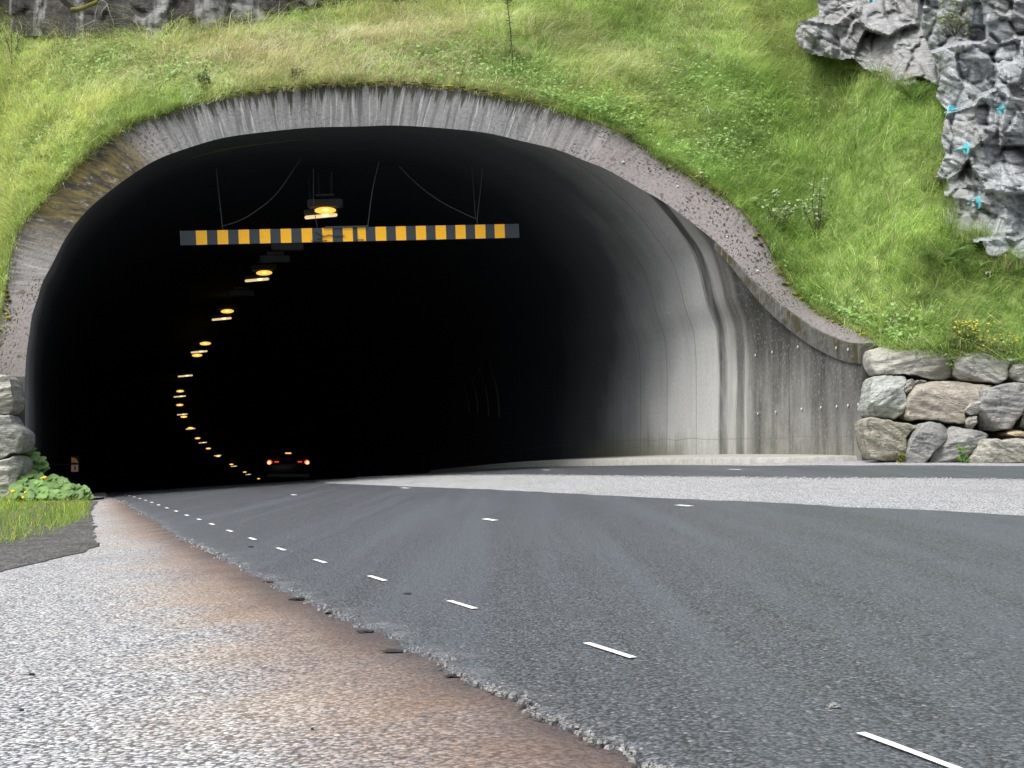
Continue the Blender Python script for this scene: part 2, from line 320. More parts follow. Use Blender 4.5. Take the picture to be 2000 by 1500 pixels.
M_PAINT = paint_mat(); M_DARKMETAL = flat('dark_metal', (.05, .055, .06), .5); M_GREY = flat('grey_housing', (.06, .06, .065), .6)
M_CABLE = flat('steel_cable', (.075, .08, .085), .5); M_BARK = flat('bark', (.085, .07, .055), .9)
M_WET = wet_rock(); M_CRUMB = rock_mat('asphalt_crumb', (.42, .42, .40), con=.4, moss=0, sc=3); M_CHUNK = flat('asphalt_chunk', (.03, .03, .032), .85)

# ------------------------------------------------------------------ ground, roads
def sheet(name, X, Y, Z, mat, at=None, label='', cat='ground'):
    n, m = X.shape; o = mk(name, np.stack([X, Y, Z], -1).reshape(-1, 3), gridfaces(n, m), mat, at={k: v.ravel() for k, v in (at or {}).items()}, smooth=True)
    return tag(o, label, cat, kind='structure')
xs = np.r_[np.linspace(-900, -40, 12), np.linspace(-35, 35, 36), np.linspace(40, 900, 12)]; ys = np.r_[np.linspace(-900, -30, 12), np.linspace(-25, 23, 25)]
YY, XX = np.meshgrid(ys, xs, indexing='ij'); sheet('ground', XX, YY, np.where(YY > 0, plane(XX, YY), 0) * np.exp(-np.abs(XX) / 60) - .06, M_GRAVEL, label='bare gravelly ground around the road', cat='ground')
SEAM_PX = [(1600, 1655), (1430, 1570), (1280, 1493), (1210, 1458), (1140, 1426), (1070, 1395), (1000, 1360), (930, 1325), (860, 1290), (790, 1255), (706, 1216), (612, 1174), (560, 1150), (490, 1115), (413, 1076), (350, 1047), (308, 1019), (259, 992), (241, 978), (218, 969)]
SEAM = np.array([gpx(*p) for p in SEAM_PX]); ku = np.array([uv2xy(u, .12) for u in (33.5, 36, 40, 46, 50)]); SEAM = np.vstack([[2.2, .6], SEAM, ku])
def seamX(Y): return np.interp(Y, SEAM[:, 1], SEAM[:, 0])
def edgedist(X, Y): return (seamX(Y) - X) * .96
# old pale asphalt below everything
ys = np.geomspace(1.0, 42, 150); q = np.linspace(0, 1, 150)
LB_PX = [(-400, 1200), (0, 1110), (60, 1097), (120, 1083), (172, 1074), (188, 1064), (184, 1030), (172, 990), (200, 972)]
YY, QQ = np.meshgrid(ys, q, indexing='ij')
left = np.interp(YY, [1, 6, 10, 22, 30, 42], [-6, -8, -9, -9.2, -9.4, -11.5]); right = np.interp(YY, [1, 12, 20, 24, 30, 42], [16, 14, 12, 9.5, 6, 2.5])
XX = left + (right - left) * QQ; dd = edgedist(XX, YY)
near = smooth01((YY - 1) / 3)
sn_ = fbm(XX * 1.3, YY * .8, 33, 4) * .5; stain = (1 - smooth01((dd + sn_ - .16) / (.42 - .004 * YY))) * (.62 + .38 * np.exp(-np.maximum(dd, 0) / .16)) * (dd > -.3) * np.clip((30 - YY) / 6, 0, 1); och = np.exp(-((dd - .36) / .26) ** 2); dark = np.exp(-(np.maximum(dd, 0) / .06) ** 2) * (dd > -.2); dark *= .8
sheet('old_road', XX, YY, ground(XX, YY) - np.where(YY > 40, .02, 0), M_OLD, {'stain': stain, 'ochre': och, 'dark': dark, 'near': np.exp(-(np.maximum(dd, 0) / .17) ** 1.5) * (dd > -.3) * np.clip((28 - YY) / 6, 0, 1)}, 'pale worn old asphalt shoulder stained brown beside the new road', 'road')
# new asphalt carriageway, a 35 mm layer with a broken left edge
RE_PX = [(2000, 1003), (1700, 989), (1350, 972), (1000, 955), (800, 948), (650, 942.5)]
RE = np.array([gpx(*p) for p in RE_PX]); RE = np.vstack([[6.6, 1.0], [4.6, 5.5], RE, [-4.9, 36.5], [-3.2, 42]])
Yr = np.r_[np.geomspace(1.2, 40, 420), np.linspace(40.6, 60, 24), np.linspace(63, 232, 50)]
def kerbX(Y, v):
    t = (Xc(Y + .5) - Xc(Y - .5)); c = 1 / np.sqrt(1 + t * t); return Xc(Y) + (v - 5.2) / c
Lx = np.where(Yr < 46, seamX(Yr), kerbX(Yr, .12)); w_ = smooth01((Yr - 42) / 3)
Rx = np.where(Yr < 45, np.interp(Yr, RE[:, 1], RE[:, 0]) * (1 - w_) + kerbX(Yr, 10.4) * w_, kerbX(Yr, 10.4))
jag = (fbm(Yr * 9, Yr * 0, 3, 4) * .10 + fbm(Yr * 40, Yr * 0, 5, 2) * .035) * np.minimum(1, Yr / 4); Lx = Lx + np.where(Yr < 30, jag, 0)
Rx = Rx + np.where(Yr < 36, fbm(Yr * 3, Yr * 0, 8, 3) * .12, 0)
q = np.r_[0, .0015, np.linspace(.006, .05, 6), np.linspace(.07, 1, 26)]
YY, QQ = np.meshgrid(Yr, q, indexing='ij'); XX = Lx[:, None] + (Rx - Lx)[:, None] * QQ
ZZ = ground(XX, YY) + .015; ZZ[:, 0] -= .03; ZZ[:, -1] -= .03; ZZ[:, 1] -= .006
st = np.exp(-(XX - Lx[:, None]) / (.012 + .006 * YY)) * (YY < 30); st[:, :2] = 0
ROAD = sheet('road', XX, YY, ZZ, M_NEW, {'stain': st}, 'freshly laid dark grey asphalt road running down into the tunnel', 'road')
# side lane past the pale wedge
A = np.array([gpx(*p) for p in [(2500, 936), (2000, 935), (1600, 933), (1450, 931), (1300, 930), (1150, 928), (1000, 927), (850, 928.5), (700, 931)]] + [(-4.2, 41), (-4.5, 45)])
B = np.array([gpx(*p) for p in [(2500, 908), (2000, 908), (1690, 907.5), (1500, 908)]] + [uv2xy(u, 10.4) for u in (25.5, 28, 31, 34, 37, 42)])
A = resample(A, 160); B = resample(B, 160); A[:, 1] += fbm(np.arange(160) * .7, np.zeros(160), 4, 3) * .12
q = np.linspace(0, 1, 14); XX = A[:, None, 0] + (B - A)[:, None, 0] * q; YY = A[:, None, 1] + (B - A)[:, None, 1] * q
ZZ = ground(XX, YY) + .011; ZZ[:, 0] -= .03; ZZ[:, -1] -= .025
sheet('side_lane', XX, YY, ZZ, M_NEW, {'stain': XX * 0}, 'narrow lane of new asphalt between pale strip and right tunnel walkway', 'road')
# painted dashes: parts of the road
def dash(p0, p1, w, h=.019, parent=ROAD):
    p0 = np.array(p0); p1 = np.array(p1); d = (p1 - p0); L = np.linalg.norm(d); d = d / L; nrm = np.array([-d[1], d[0]]) * w / 2
    n = max(3, int(L / .06)); t = np.linspace(0, 1, n); c = p0 + (p1 - p0) * t[:, None]; j = RNG.uniform(-.06, .06, (n, 2)) * w
    a = c + nrm + nrm / w * j[:, :1] * 1; b = c - nrm + nrm / w * j[:, 1:]
    P = np.stack([a, b], 1).reshape(-1, 2); Z = ground(P[:, 0], P[:, 1]) + h
    o = mk('lane_marking', np.c_[P, Z], gridfaces(n, 2), M_PAINT, parent); return o
DS = [(1680, 1435), (1145, 1258), (877, 1175), (721, 1126), (614, 1094), (541, 1071), (487, 1051), (444, 1036), (410, 1023), (386, 1014), (362, 1006), (342, 998), (324, 992), (308, 986), (295, 981), (283, 977), (272, 973.5), (261, 970.7), (252, 968.2), (244, 966.5)]
DX = np.array([gpx(*p) for p in DS]); pre = 2 * DX[0] - DX[1]
for i in range(len(DX)):
    a = DX[i]; b = DX[i - 1] if i else pre
    dash(a, a + (b - a) * (.30 if i == 0 else .24), .015 + .0011 * a[1])
for a, b, w in [((945, 1014), (968, 1017.5), .05), ((1322, 987), (1350, 989.5), .05), ((785, 953), (798, 954), .07), ((570, 966.5), (577, 967.3), .07)]: dash(gpx(*a), gpx(*b), w)
for a, b, w in [((1424, 916.5), (1447, 917.2), .06), ((1061, 917.6), (1073, 918.2), .06)]: dash(gpx(*a), gpx(*b), w, .0155, bpy.data.objects['side_lane'])

# ------------------------------------------------------------------ tunnel portal
PI_ = [(49, 735), (52, 689), (58, 647), (63, 615), (73, 584), (84, 549), (101, 518), (130, 462), (168, 413), (217, 371), (266, 336), (308, 311), (364, 290), (437, 269), (525, 257), (612, 249), (700, 247), (772, 245), (860, 250), (947, 259), (1017, 275), (1087, 292), (1140, 313), (1185, 331), (1245, 365), (1297, 395), (1350, 434), (1400, 474), (1430, 503), (1460, 535), (1495, 568), (1545, 608), (1597, 643), (1650, 666), (1683, 671)]
PO_ = [(-30, 735), (-22, 689), (-8, 655), (0, 625), (6, 590), (14, 548), (20, 500), (40, 440), (80, 397), (135, 335), (196, 280), (255, 242), (325, 215), (415, 192), (510, 177), (612, 167), (700, 164), (785, 163), (880, 171), (965, 184), (1045, 199), (1120, 225), (1180, 243), (1235, 270), (1297, 315), (1345, 342), (1395, 369), (1440, 402), (1486, 455), (1524, 521), (1555, 566), (1590, 601), (1635, 626), (1680, 648), (1718, 668)]
def halfw(z): t = np.clip((z - 2) / 5.1, 0, 1); return np.where(z > 2, 6.6 * (1 - t ** 2.2) ** (1 / 2.2), 6.6)
def hit(px, py):
    ys = np.linspace(20, 40, 4000); P = ray(np.full(4000, px, float), py, ys); v = P[:, 0] * C_ + P[:, 1] * S_ - 5.2
    f = v - halfw(P[:, 2]); k = np.where((f[:-1] < 0) & (f[1:] >= 0))[0]; return ys[k[0]] if len(k) else np.nan
YI = np.array([hit(*p) for p in PI_]); nI = len(PI_)
base = np.interp(np.arange(nI), [0, 6, 12, 17], [28.0, 28.6, 29.4, 30.0])
good = np.arange(nI) >= 24; YI = np.where(good & ~np.isnan(YI), YI, np.nan)
idx = np.arange(nI); kk = ~np.isnan(YI); first = idx[kk][0]
YI = np.where(idx <= 17, base, YI); ok = ~np.isnan(YI); YI = np.interp(idx, idx[ok], YI[ok])
for _ in range(3): YI[8:-4] = (YI[7:-5] + 2 * YI[8:-4] + YI[9:-3]) / 4
IN = catmull(ray(*np.array(PI_, float).T, YI), 4)
dO = np.interp(idx, [0, 8, 14, 20, 26, 31, 34], [.2, .45, .25, .25, .5, .55, .1])
OUT = catmull(ray(*np.array(PO_, float).T, YI + dO), 4); NN = len(IN); pxI = np.interp(np.linspace(0, nI - 1, NN), idx, [p[0] for p in PI_])
PORTAL = empty('tunnel_portal', (*uv2xy(27, 5.2), -.2), 'weathered grey concrete tunnel mouth set in the grassy hillside', 'tunnel')
PL = np.array(PORTAL.location)
def lining():
    vi = IN[:, 0] * C_ + IN[:, 1] * S_; zi = IN[:, 2]; ui = -IN[:, 0] * S_ + IN[:, 1] * C_
    nb = 10
    vL = np.full(nb, vi[0]); uL = np.full(nb, ui[0]); zL = np.linspace(-1.3, zi[0], nb, endpoint=False)
    vR = np.full(nb, vi[-1]); uR = np.full(nb, ui[-1]); zR = np.linspace(zi[-1], -.5, nb + 1)[1:]
    v = np.r_[vL, vi, vR]; z = np.r_[zL, zi, zR]; u0 = np.r_[uL, ui, uR]; rings = []; UV = []
    for t in np.linspace(0, 1, 30) ** 1.0:
        u = u0 + (33.5 - u0) * t; X, Y = uv2xy(u, v); rings.append(np.stack([X, Y, z], -1)); UV.append(np.stack([u, z], -1))
    z30 = ground(Xc(32), 32)
    for Yc in np.r_[np.linspace(34.2, 60, 26), np.linspace(63, 236, 58)]:
        tx = float(Xc(Yc + .5) - Xc(Yc - .5)); c = 1 / math.sqrt(1 + tx * tx); r = np.array([c, -tx * c])
        x0 = float(Xc(Yc)); dz = float(ground(Xc(Yc), Yc) - z30) - .0
        X = x0 + (v - 5.2) * r[0]; Y = Yc + (v - 5.2) * r[1]; rings.append(np.stack([X, Y, z + dz * smooth01((Yc - 34) / 2)], -1)); UV.append(np.stack([0 * v + Yc * 1.0, z], -1))
    V = np.array(rings); n, m = V.shape[:2]; f = gridfaces(n, m); V = V.reshape(-1, 3)
    last = tuple(range((n - 1) * m, n * m)); cen = V[-m:].mean(0); V = np.vstack([V, cen]); uvs = np.vstack([np.array(UV).reshape(-1, 2), [240, 3]])
    ff = [tuple(q) for q in f.tolist()] + [(last[i], last[i + 1], len(V) - 1) for i in range(m - 1)]
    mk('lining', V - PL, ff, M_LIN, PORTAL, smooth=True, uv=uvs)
lining()
def collar():
    q = np.r_[np.linspace(0, 1, 12)]; P = IN[:, None] + (OUT - IN)[:, None] * q[None, :, None]
    arc = np.r_[0, np.cumsum(np.linalg.norm(np.diff((IN + OUT) / 2, axis=0), axis=1))]
    P[:, 1:-1, 1] += fbm(arc[:, None] * 2, q[None, 1:-1] * 3, 4, 3) * .05
    lip = IN.copy(); lip[:, 1] += .04; lip[:, 2] -= .03                                # rounded lip onto the lining
    back = OUT + np.array([0, .5, -.12]); back2 = OUT + np.array([0, .9, -.9])
    G = np.concatenate([P, back[:, None], back2[:, None]], 1); n, m = G.shape[:2]
    uv = np.stack([np.repeat(arc[:, None], m, 1), np.r_[q, 1.05, 1.2][None].repeat(n, 0)], -1)
    pk = np.clip(np.maximum(smooth01((pxI - 960) / 300), smooth01((120 - pxI) / 60)), 0, 1); pk = np.maximum(pk, .45 * smooth01((400 - pxI) / 100))
    ms = smooth01((pxI - 95) / 60) * smooth01((325 - pxI) / 60)
    mk('collar_face', G.reshape(-1, 3) - PL, gridfaces(n, m), M_COL, PORTAL, smooth=True, uv=uv.reshape(-1, 2), at={'pink': np.repeat(pk, m), 'moss': np.repeat(ms, m)})
collar()
# right wing: end wall and coping
def prism(name, loop, ext, mat, parent, off=PL):
    a = [np.array(p, float) for p in loop]; n = len(a); V = a + [p + np.array(ext) for p in a]
    f = [tuple(range(n))[::-1], tuple(range(n, 2 * n))] + [(i, (i + 1) % n, n + (i + 1) % n, n + i) for i in range(n)]
    return mk(name, np.array(V) - off, f, mat, parent)
fi, fo = IN[-1], OUT[-1]
prism('end_wall', [(fi[0] + .006, fi[1] - .012, -.3), (fo[0], fo[1] - .01, -.3), (fo[0], fo[1] - .01, fo[2] - .004), (fi[0] + .006, fi[1] - .012, fi[2] - .004)], np.array([-S_, C_, 0]) * .6, M_WING, PORTAL)
li = IN[0]; lo = OUT[0]
prism('end_wall', [(li[0], li[1] - .012, -1.4), (li[0], li[1] - .012, li[2] - .004), (lo[0] - .5, lo[1] - .2, lo[2] - .004), (lo[0] - .5, lo[1] - .2, -1.4)], np.array([-S_, C_, 0]) * .5, M_WING, PORTAL)
def coping():
    k0 = int(NN * 27.0 / 34); P = IN[k0:]; n = len(P); t = np.linspace(0, 1, n); hgt = .12 + .20 * smooth01(t * 1.6); pr = .045
    inw = np.array([-C_, -S_, 0.0]); a = P + [0, 0, -.005]; b = a + inw * pr; c = b - np.stack([0 * t, 0 * t, hgt], -1); d = a - np.stack([0 * t, 0 * t, hgt], -1)
    G = np.stack([a - inw * .02, b, c, d - inw * .02], 1); V = G.reshape(-1, 3) - PL; f = gridfaces(n, 4, wrap=True).tolist() + [(0, 1, 2, 3), tuple(np.array([3, 2, 1, 0]) + 4 * (n - 1))]
    mk('coping', V, f, M_COPE, PORTAL)
coping()
# white tie-hole plugs on wing wall
M_PLUG = flat('tie_hole_plug', (.50, .50, .48), .7)
def on_wall(px, py, v=11.79):
    t = (px - 1000) / F; Y = v / (t * C_ + S_); return pt(px, py, Y)
Mw = Matrix(((-C_, S_, 0), (-S_, -C_, 0), (0, 0, 1)))
for px, py in [(1508, 688), (1558, 678), (1633, 680), (1656, 683), (1676, 688), (1480, 808), (1515, 805), (1565, 799), (1603, 796), (1634, 794), (1656, 792), (1676, 790), (1475, 694)]:
    zc = 2.1; b = MB(); p = on_wall(px, py, 11.775 if py > 685 or px < 1560 else 11.735); b.sphere(p - Vector(PL), (.02, .045, .055), Matrix.Rotation(math.atan2(S_, C_), 3, 'Z'), 10, 6); b.build('tie_hole_plug', M_PLUG, PORTAL, True)
# walkways
def walkway(name, inner, outer, h, label, wedge=0):
    I = resample(inner, 60); O = resample(outer, 60); q = np.linspace(0, 1, 5); hh = np.asarray(h)[:, None]
    X = I[:, None, 0] + (O - I)[:, None, 0] * q; Y = I[:, None, 1] + (O - I)[:, None, 1] * q; hq = hh + wedge * np.exp(-np.arange(60)[:, None] / 7.0) * (1 - q[None]); Z = ground(X, Y) + hq
    X = np.c_[X, X[:, -1:] + (X[:, -1:] - X[:, -2:-1]) * .06, X[:, -1:] + (X[:, -1:] - X[:, -2:-1]) * .07]; Y = np.c_[Y, Y[:, -1:] + (Y[:, -1:] - Y[:, -2:-1]) * .06, Y[:, -1:] + (Y[:, -1:] - Y[:, -2:-1]) * .07]
    Z = np.c_[Z, ground(X[:, -2], Y[:, -2]) + hh[:, 0] - .02, ground(X[:, -1], Y[:, -1]) - .05]
    ex = (.02 if not wedge else 1.0) * np.linspace(2.4, .5, len(X[0])); cx = X[0] + S_ * ex; cy = Y[0] - C_ * ex; cap0 = np.stack([cx, cy, ground(cx, cy) - .05 + (.09 if wedge else 0)], -1); G = np.stack([X, Y, Z], -1); G = np.vstack([cap0[None], G])
    tag(mk(name, G.reshape(-1, 3), gridfaces(*G.shape[:2]), M_CONC), label, 'pavement', kind='structure')
ii = [uv2xy(u, 11.95) for u in (21.35, 24, 28, 33, 40, 47)]; oo = [uv2xy(*p) for p in ((21.25, 11.5), (21.7, 10.9), (22.6, 10.5), (24, 10.42), (28, 10.4), (33, 10.4), (40, 10.4), (47, 10.4))]
walkway('walkway', ii, oo, np.interp(np.arange(60), [0, 10, 20, 60], [.08, .12, .15, .16]), 'pale concrete walkway at the foot of the right tunnel wall')
ii = [uv2xy(u, -1.6) for u in (29.5, 34, 40, 47)]; oo = [uv2xy(*p) for p in ((30.4, .0), (31.6, .06), (34, .06), (40, .06), (47, .06))]
walkway('walkway', ii, oo, np.interp(np.arange(60), [0, 60], [.02, .03]), 'pale concrete walkway end at the left of the tunnel mouth', .30)

# ------------------------------------------------------------------ hillside
EDGE = [(-700, 770, 24), (-300, 760, 25.5), (-120, 745, 26.8)] + [(p[0], p[1], y + d + .04) for p, y, d in zip(PO_, YI, dO)] + [(1750, 684, 22.9), (1850, 688, 22.7), (1960, 696, 22.5), (2100, 706, 22.2), (2400, 720, 21.5), (2900, 740, 20.5)]
EDGE = np.array(EDGE); YTOP = -330.0
def edge(px): return np.interp(px, EDGE[:, 0], EDGE[:, 1]), np.interp(px, EDGE[:, 0], EDGE[:, 2])
def hill(px, py, bumps=True):
    px = np.asarray(px, float); py = np.asarray(py, float); ye, Ye = edge(px); Ee = (HZ - ye) / F; E = (HZ - py) / F
    k = np.interp(px, [-400, 100, 500, 1000, 1500, 2200], [.85, .78, .64, .64, .80, .95]); d = np.maximum(E - Ee, -.02) * Ye / (k - E)
    P = ray(px, py, Ye + d)
    if bumps:
        w = np.clip(d / 1.2, 0, 1); P[..., 2] += w * (fbm(P[..., 0] * .5, P[..., 1] * .5, 21, 4) * .55 + fbm(P[..., 0] * 2.1, P[..., 1] * 2.1, 31, 3) * .22)
    return P
pxs = np.r_[np.linspace(-700, -60, 14), np.linspace(-45, 2100, 240), np.linspace(2150, 2900, 14)]; q = np.linspace(0, 1, 110) ** 1.25
ye, _ = edge(pxs); PY = ye[:, None] + (YTOP - ye[:, None]) * q[None]; PX = np.repeat(pxs[:, None], len(q), 1)
HP = hill(PX, PY); HP[:, 0, 2] -= .02
hv = HP.reshape(-1, 3); hf = gridfaces(*HP.shape[:2])
tag(mk('hillside', hv, hf, M_SOIL, smooth=True), 'steep grassy hillside rising over the tunnel mouth', 'hillside', kind='structure')

CLIFF_R = [(1838, 150), (1800, 60), (1810, -60), (2200, -60), (2200, 560), (2060, 545), (2000, 528), (1955, 522), (1925, 535), (1930, 500), (1918, 470), (1888, 478), (1858, 470), (1846, 440), (1850, 400), (1846, 385), (1842, 362), (1828, 350), (1848, 300), (1838, 275), (1850, 215), (1828, 190)]
CLIFF_T = [(1596, 0), (1590, -60), (1850, -60), (1850, 60), (1840, 170), (1800, 150), (1778, 165), (1745, 168), (1725, 150), (1690, 135), (1665, 112), (1640, 118), (1618, 112), (1570, 102), (1553, 70), (1560, 45), (1600, 30)]
CLIFF_L = [(-300, 140), (-300, -220), (820, -220), (820, 5), (790, 10), (740, 2), (660, 22), (640, 22), (560, 40), (500, 55), (400, 58), (330, 68), (260, 78), (190, 84), (120, 72), (60, 70), (0, 85)]
DEP = {}
def rockdepth(key, px, py):
    xs, ys, D = DEP[key]; return float(D[np.clip(int((py - ys[0]) / (ys[1] - ys[0])), 0, len(ys) - 1), np.clip(int((px - xs[0]) / (xs[1] - xs[0])), 0, len(xs) - 1)])
def rock_sheet(name, poly, Yfun, seeds, mat, label, step=4, cell=46, amp=.32, amp2=.10, seed=1, back=4.0, kind='structure', cat='cliff', strata=1.0, clear=None):
    P = np.array(poly); x0, y0 = P.min(0) - step; x1, y1 = P.max(0) + step; xs = np.arange(x0, x1, step); ys = np.arange(y0, y1, step)
    Xg, Yg = np.meshgrid(xs, ys, indexing='xy'); Xg = Xg.astype(float); Yg = Yg.astype(float); rg = np.random.default_rng(seed)
    rx = Xg * .87 + Yg * .5; ry = Yg * .87 - Xg * .5; wx = Xg + fbm(Xg / 60, Yg / 60, seed + 50, 3) * 22; wy = Yg + fbm(Xg / 60, Yg / 60, seed + 60, 3) * 22
    D = Yfun(Xg, Yg)
    def cells(S, A, stretch=1.0):
        S = np.array(S); d2 = (wx[..., None] - S[:, 0]) ** 2 + ((wy[..., None] - S[:, 1]) * stretch) ** 2; k = d2.argmin(-1); s = S[k]
        return s[..., 2] * A + (s[..., 3] * (Xg - s[..., 0]) + s[..., 4] * (Yg - s[..., 1])) / 100 * A
    if seeds: D = D + cells(seeds, .75)
    def rnd(c): n = int((x1 - x0) * (y1 - y0) / c ** 2) + 3; return np.c_[rg.uniform(x0, x1, n), rg.uniform(y0, y1, n), rg.normal(0, .6, n), rg.normal(0, 1.2 * 46 / c, n), rg.normal(0, 1.0 * 46 / c, n)]
    D0 = D; wx = rx + fbm(Xg / 60, Yg / 60, seed + 50, 3) * 16; wy = ry + fbm(Xg / 60, Yg / 60, seed + 60, 3) * 16; D = 0
    def rnd2(c): n = int((x1 - x0 + y1 - y0) ** 2 / c ** 2) + 3; return np.c_[rg.uniform(rx.min(), rx.max(), n), rg.uniform(ry.min(), ry.max(), n), rg.normal(0, .6, n), rg.normal(0, 1.2 * 46 / c, n), rg.normal(0, 1.0 * 46 / c, n)]
    def cells2(S, A, st, gw=7.0, gd=.5):
        S = np.array(S); d2 = np.sqrt((wx[..., None] - S[:, 0]) ** 2 + ((wy[..., None] - S[:, 1]) * st) ** 2); k = np.argpartition(d2, 1, -1)[..., :2]; dd = np.take_along_axis(d2, k, -1); f_ = np.where(dd[..., 0] < dd[..., 1], k[..., 0], k[..., 1]); s = S[f_]; gap = np.abs(dd[..., 0] - dd[..., 1])
        return s[..., 2] * A + (s[..., 3] * (rx - s[..., 0]) + s[..., 4] * (ry - s[..., 1])) / 100 * A + gd * A * np.exp(-(gap / gw) ** 2) * (.35 + vnoise(Xg / 25, Yg / 25, seed + 4))
    SX = cells2(rnd2(cell), amp, 1.5, 6.0, .55) + cells2(rnd2(cell * .5), amp2, 1.8, 4.0, .5); D = D0 + SX
    sw = ry / 17 + fbm(rx / 50, ry / 50, seed + 70, 4) * 3.2; D = D + (sw - np.floor(sw)) * .035 * strata
    if clear is not None: D = np.minimum(D, hill(Xg, Yg, False)[..., 1] - clear - .22 + np.clip(SX, -.5, .25))
    for _ in range(1):
        E = np.pad(D, 1, mode='edge'); D = (E[:-2, 1:-1] + E[2:, 1:-1] + E[1:-1, :-2] + E[1:-1, 2:] + 2 * D) / 6
    D = D + fbm(rx / 30, ry / 5, seed + 9, 4) * .035 + fbm(Xg / 6, Yg / 4, seed + 19, 2) * .012; DEP[name + str(seed)] = (xs, ys, D)
    V = ray(Xg, Yg, D); n, m = Xg.shape; keep = inpoly(Xg[:-1, :-1] + step / 2, Yg[:-1, :-1] + step / 2, poly)
    F4 = gridfaces(n, m).reshape(n - 1, m - 1, 4)[keep]; used = np.unique(F4); mp = -np.ones(n * m, int); mp[used] = np.arange(len(used)); F4 = mp[F4]; V = V.reshape(-1, 3)[used]
    ed = {}
    for f in F4.tolist():
        for a, b in zip(f, f[1:] + f[:1]):
            if (b, a) in ed: del ed[(b, a)]
            else: ed[(a, b)] = 1
    bv = sorted({i for e in ed for i in e}); mb = {i: len(V) + j for j, i in enumerate(bv)}
    ext = V[bv] + np.array([back * (np.mean(P[:, 0]) - 1000) / F * (1.0 if np.mean(P[:, 0]) < 1000 else 1.05), back, .27 * back]); V = np.vstack([V, ext]); sk = [(b, a, mb[a], mb[b]) for a, b in ed]
    o = mk(name, V, F4.tolist() + sk, mat, smooth=False); return tag(o, label, cat, kind=kind)
M_CR = rock_mat('grey_cliff_rock', (.33, .35, .36), (.5, .9, .2), .45, (.14, .13, .09), .45, .9, .35, .6)
M_CT = rock_mat('grey_outcrop_rock', (.29, .295, .295), (.1, .35, .2), .45, (.14, .12, .08), .45, .9, .3, .6)
SR = [(1880, 40, .9, 0, 1), (1960, 30, -.3, .5, .3), (1990, 130, -.4, .2, -.3), (1900, 130, .2, -.3, .8), (1862, 175, .5, -1.2, .5), (1875, 250, .0, -1.0, -.2), (1865, 330, .25, -.6, .4), (1890, 345, .7, .5, -1.2), (1935, 230, -.3, .4, .2), (1985, 240, -.5, .3, .5), (1925, 330, -.1, .2, -.5), (1985, 330, -.15, .6, -1.6), (1880, 425, .35, -.4, 1.0), (1945, 420, .15, -.9, .6), (1990, 420, .05, .6, .3), (1950, 500, -.25, -.4, 1.2), (2020, 490, -.3, .2, .9), (2100, 300, -.7, .2, .2), (2100, 100, -.7, .2, .2)]
rock_sheet('cliff', CLIFF_R, lambda x, y: 24.6 + (520 - y) / 116 * .35 + np.maximum(0, 1900 - x) / 100 * 1.0, SR, M_CR, 'grey fractured cliff at the right above the boulder wall', 2.6, 64, .22, .10, 3, clear=.15)
ST = [(1600, 70, -.5, -.4, .8), (1660, 75, -.1, .5, .6), (1610, 10, .2, .0, .5), (1730, 40, -.7, .3, -.9), (1775, 20, -.6, .6, -.5), (1700, 95, .6, .4, -1.0), (1760, 95, .9, 0, -1.4), (1790, 80, .9, 0, -.8), (1720, 135, .3, .3, 1.0), (1770, 140, .4, 0, .8), (1820, 100, .7, -.6, .3), (1820, 20, .5, -.4, .3)]
hb = hill(np.array([1700.]), np.array([130.]), False)[0, 1]
rock_sheet('rock_outcrop', CLIFF_T, lambda x, y: hb - .4 + (130 - y) / 80 * .5 + (1700 - x) / 100 * .35, ST, M_CT, 'overhanging grey rock ledge at the top of the grass slope', 2.6, 56, .2, .09, 9, clear=.2)
hl = lambda x: hill(x, np.interp(x, [-300, 0, 190, 400, 640, 820], [130, 80, 80, 55, 18, 0]), False)[..., 1]
rock_sheet('cliff', CLIFF_L, lambda x, y: hl(x) - .1 + np.clip(60 - y, -20, 300) / 80 * .25, None, M_WET, 'dark wet cliff with pale water streaks above the grass at the top left', 5, 80, .16, .07, 14, strata=.3)

# grass as one stuff object: fine blades in tufts
def blades(base, nrm_up, L, wid, lean, bend, col, name, label):
    n = len(base); az = RNG.uniform(0, 2 * np.pi, n); side = np.stack([np.cos(az), np.sin(az), 0 * az], -1) * (wid / 2)[:, None]
    up = np.array([0, 0, 1.0]) * L[:, None]; ln = lean * L[:, None]
    mid = base + up * .55 + ln * .45; tip = base + up * (1 - .45 * bend)[:, None] + ln * (1 + .7 * bend)[:, None]
    V = np.stack([base - side, base + side, mid + side * .75, mid - side * .75, tip], 1).reshape(-1, 3)
    o = np.arange(n) * 5; q4 = np.stack([o, o + 1, o + 2, o + 3], -1); t3 = np.stack([o + 3, o + 2, o + 4], -1)
    me = bpy.data.meshes.new(name); me.vertices.add(len(V)); me.vertices.foreach_set('co', V.astype(np.float32).ravel())
    lv = np.concatenate([q4.ravel(), t3.ravel()]).astype(np.int32); me.loops.add(len(lv)); me.loops.foreach_set('vertex_index', lv)
    ls = np.concatenate([np.arange(n) * 4, 4 * n + np.arange(n) * 3]).astype(np.int32); me.polygons.add(2 * n); me.polygons.foreach_set('loop_start', ls); me.update(calc_edges=True)
    c = np.ones((n, 5, 4), np.float32); c[:, :, :3] = col[:, None]; c[:, 4, :3] *= np.array([1.15, 1.08, 1.0]); me.attributes.new('col', 'FLOAT_COLOR', 'POINT').data.foreach_set('color', c.ravel())
    me.materials.append(M_BLADE); me.polygons.foreach_set('use_smooth', np.ones(2 * n, bool)); ob = bpy.data.objects.new(name, me); COL.objects.link(ob); return tag(ob, label, 'grass', kind='stuff')
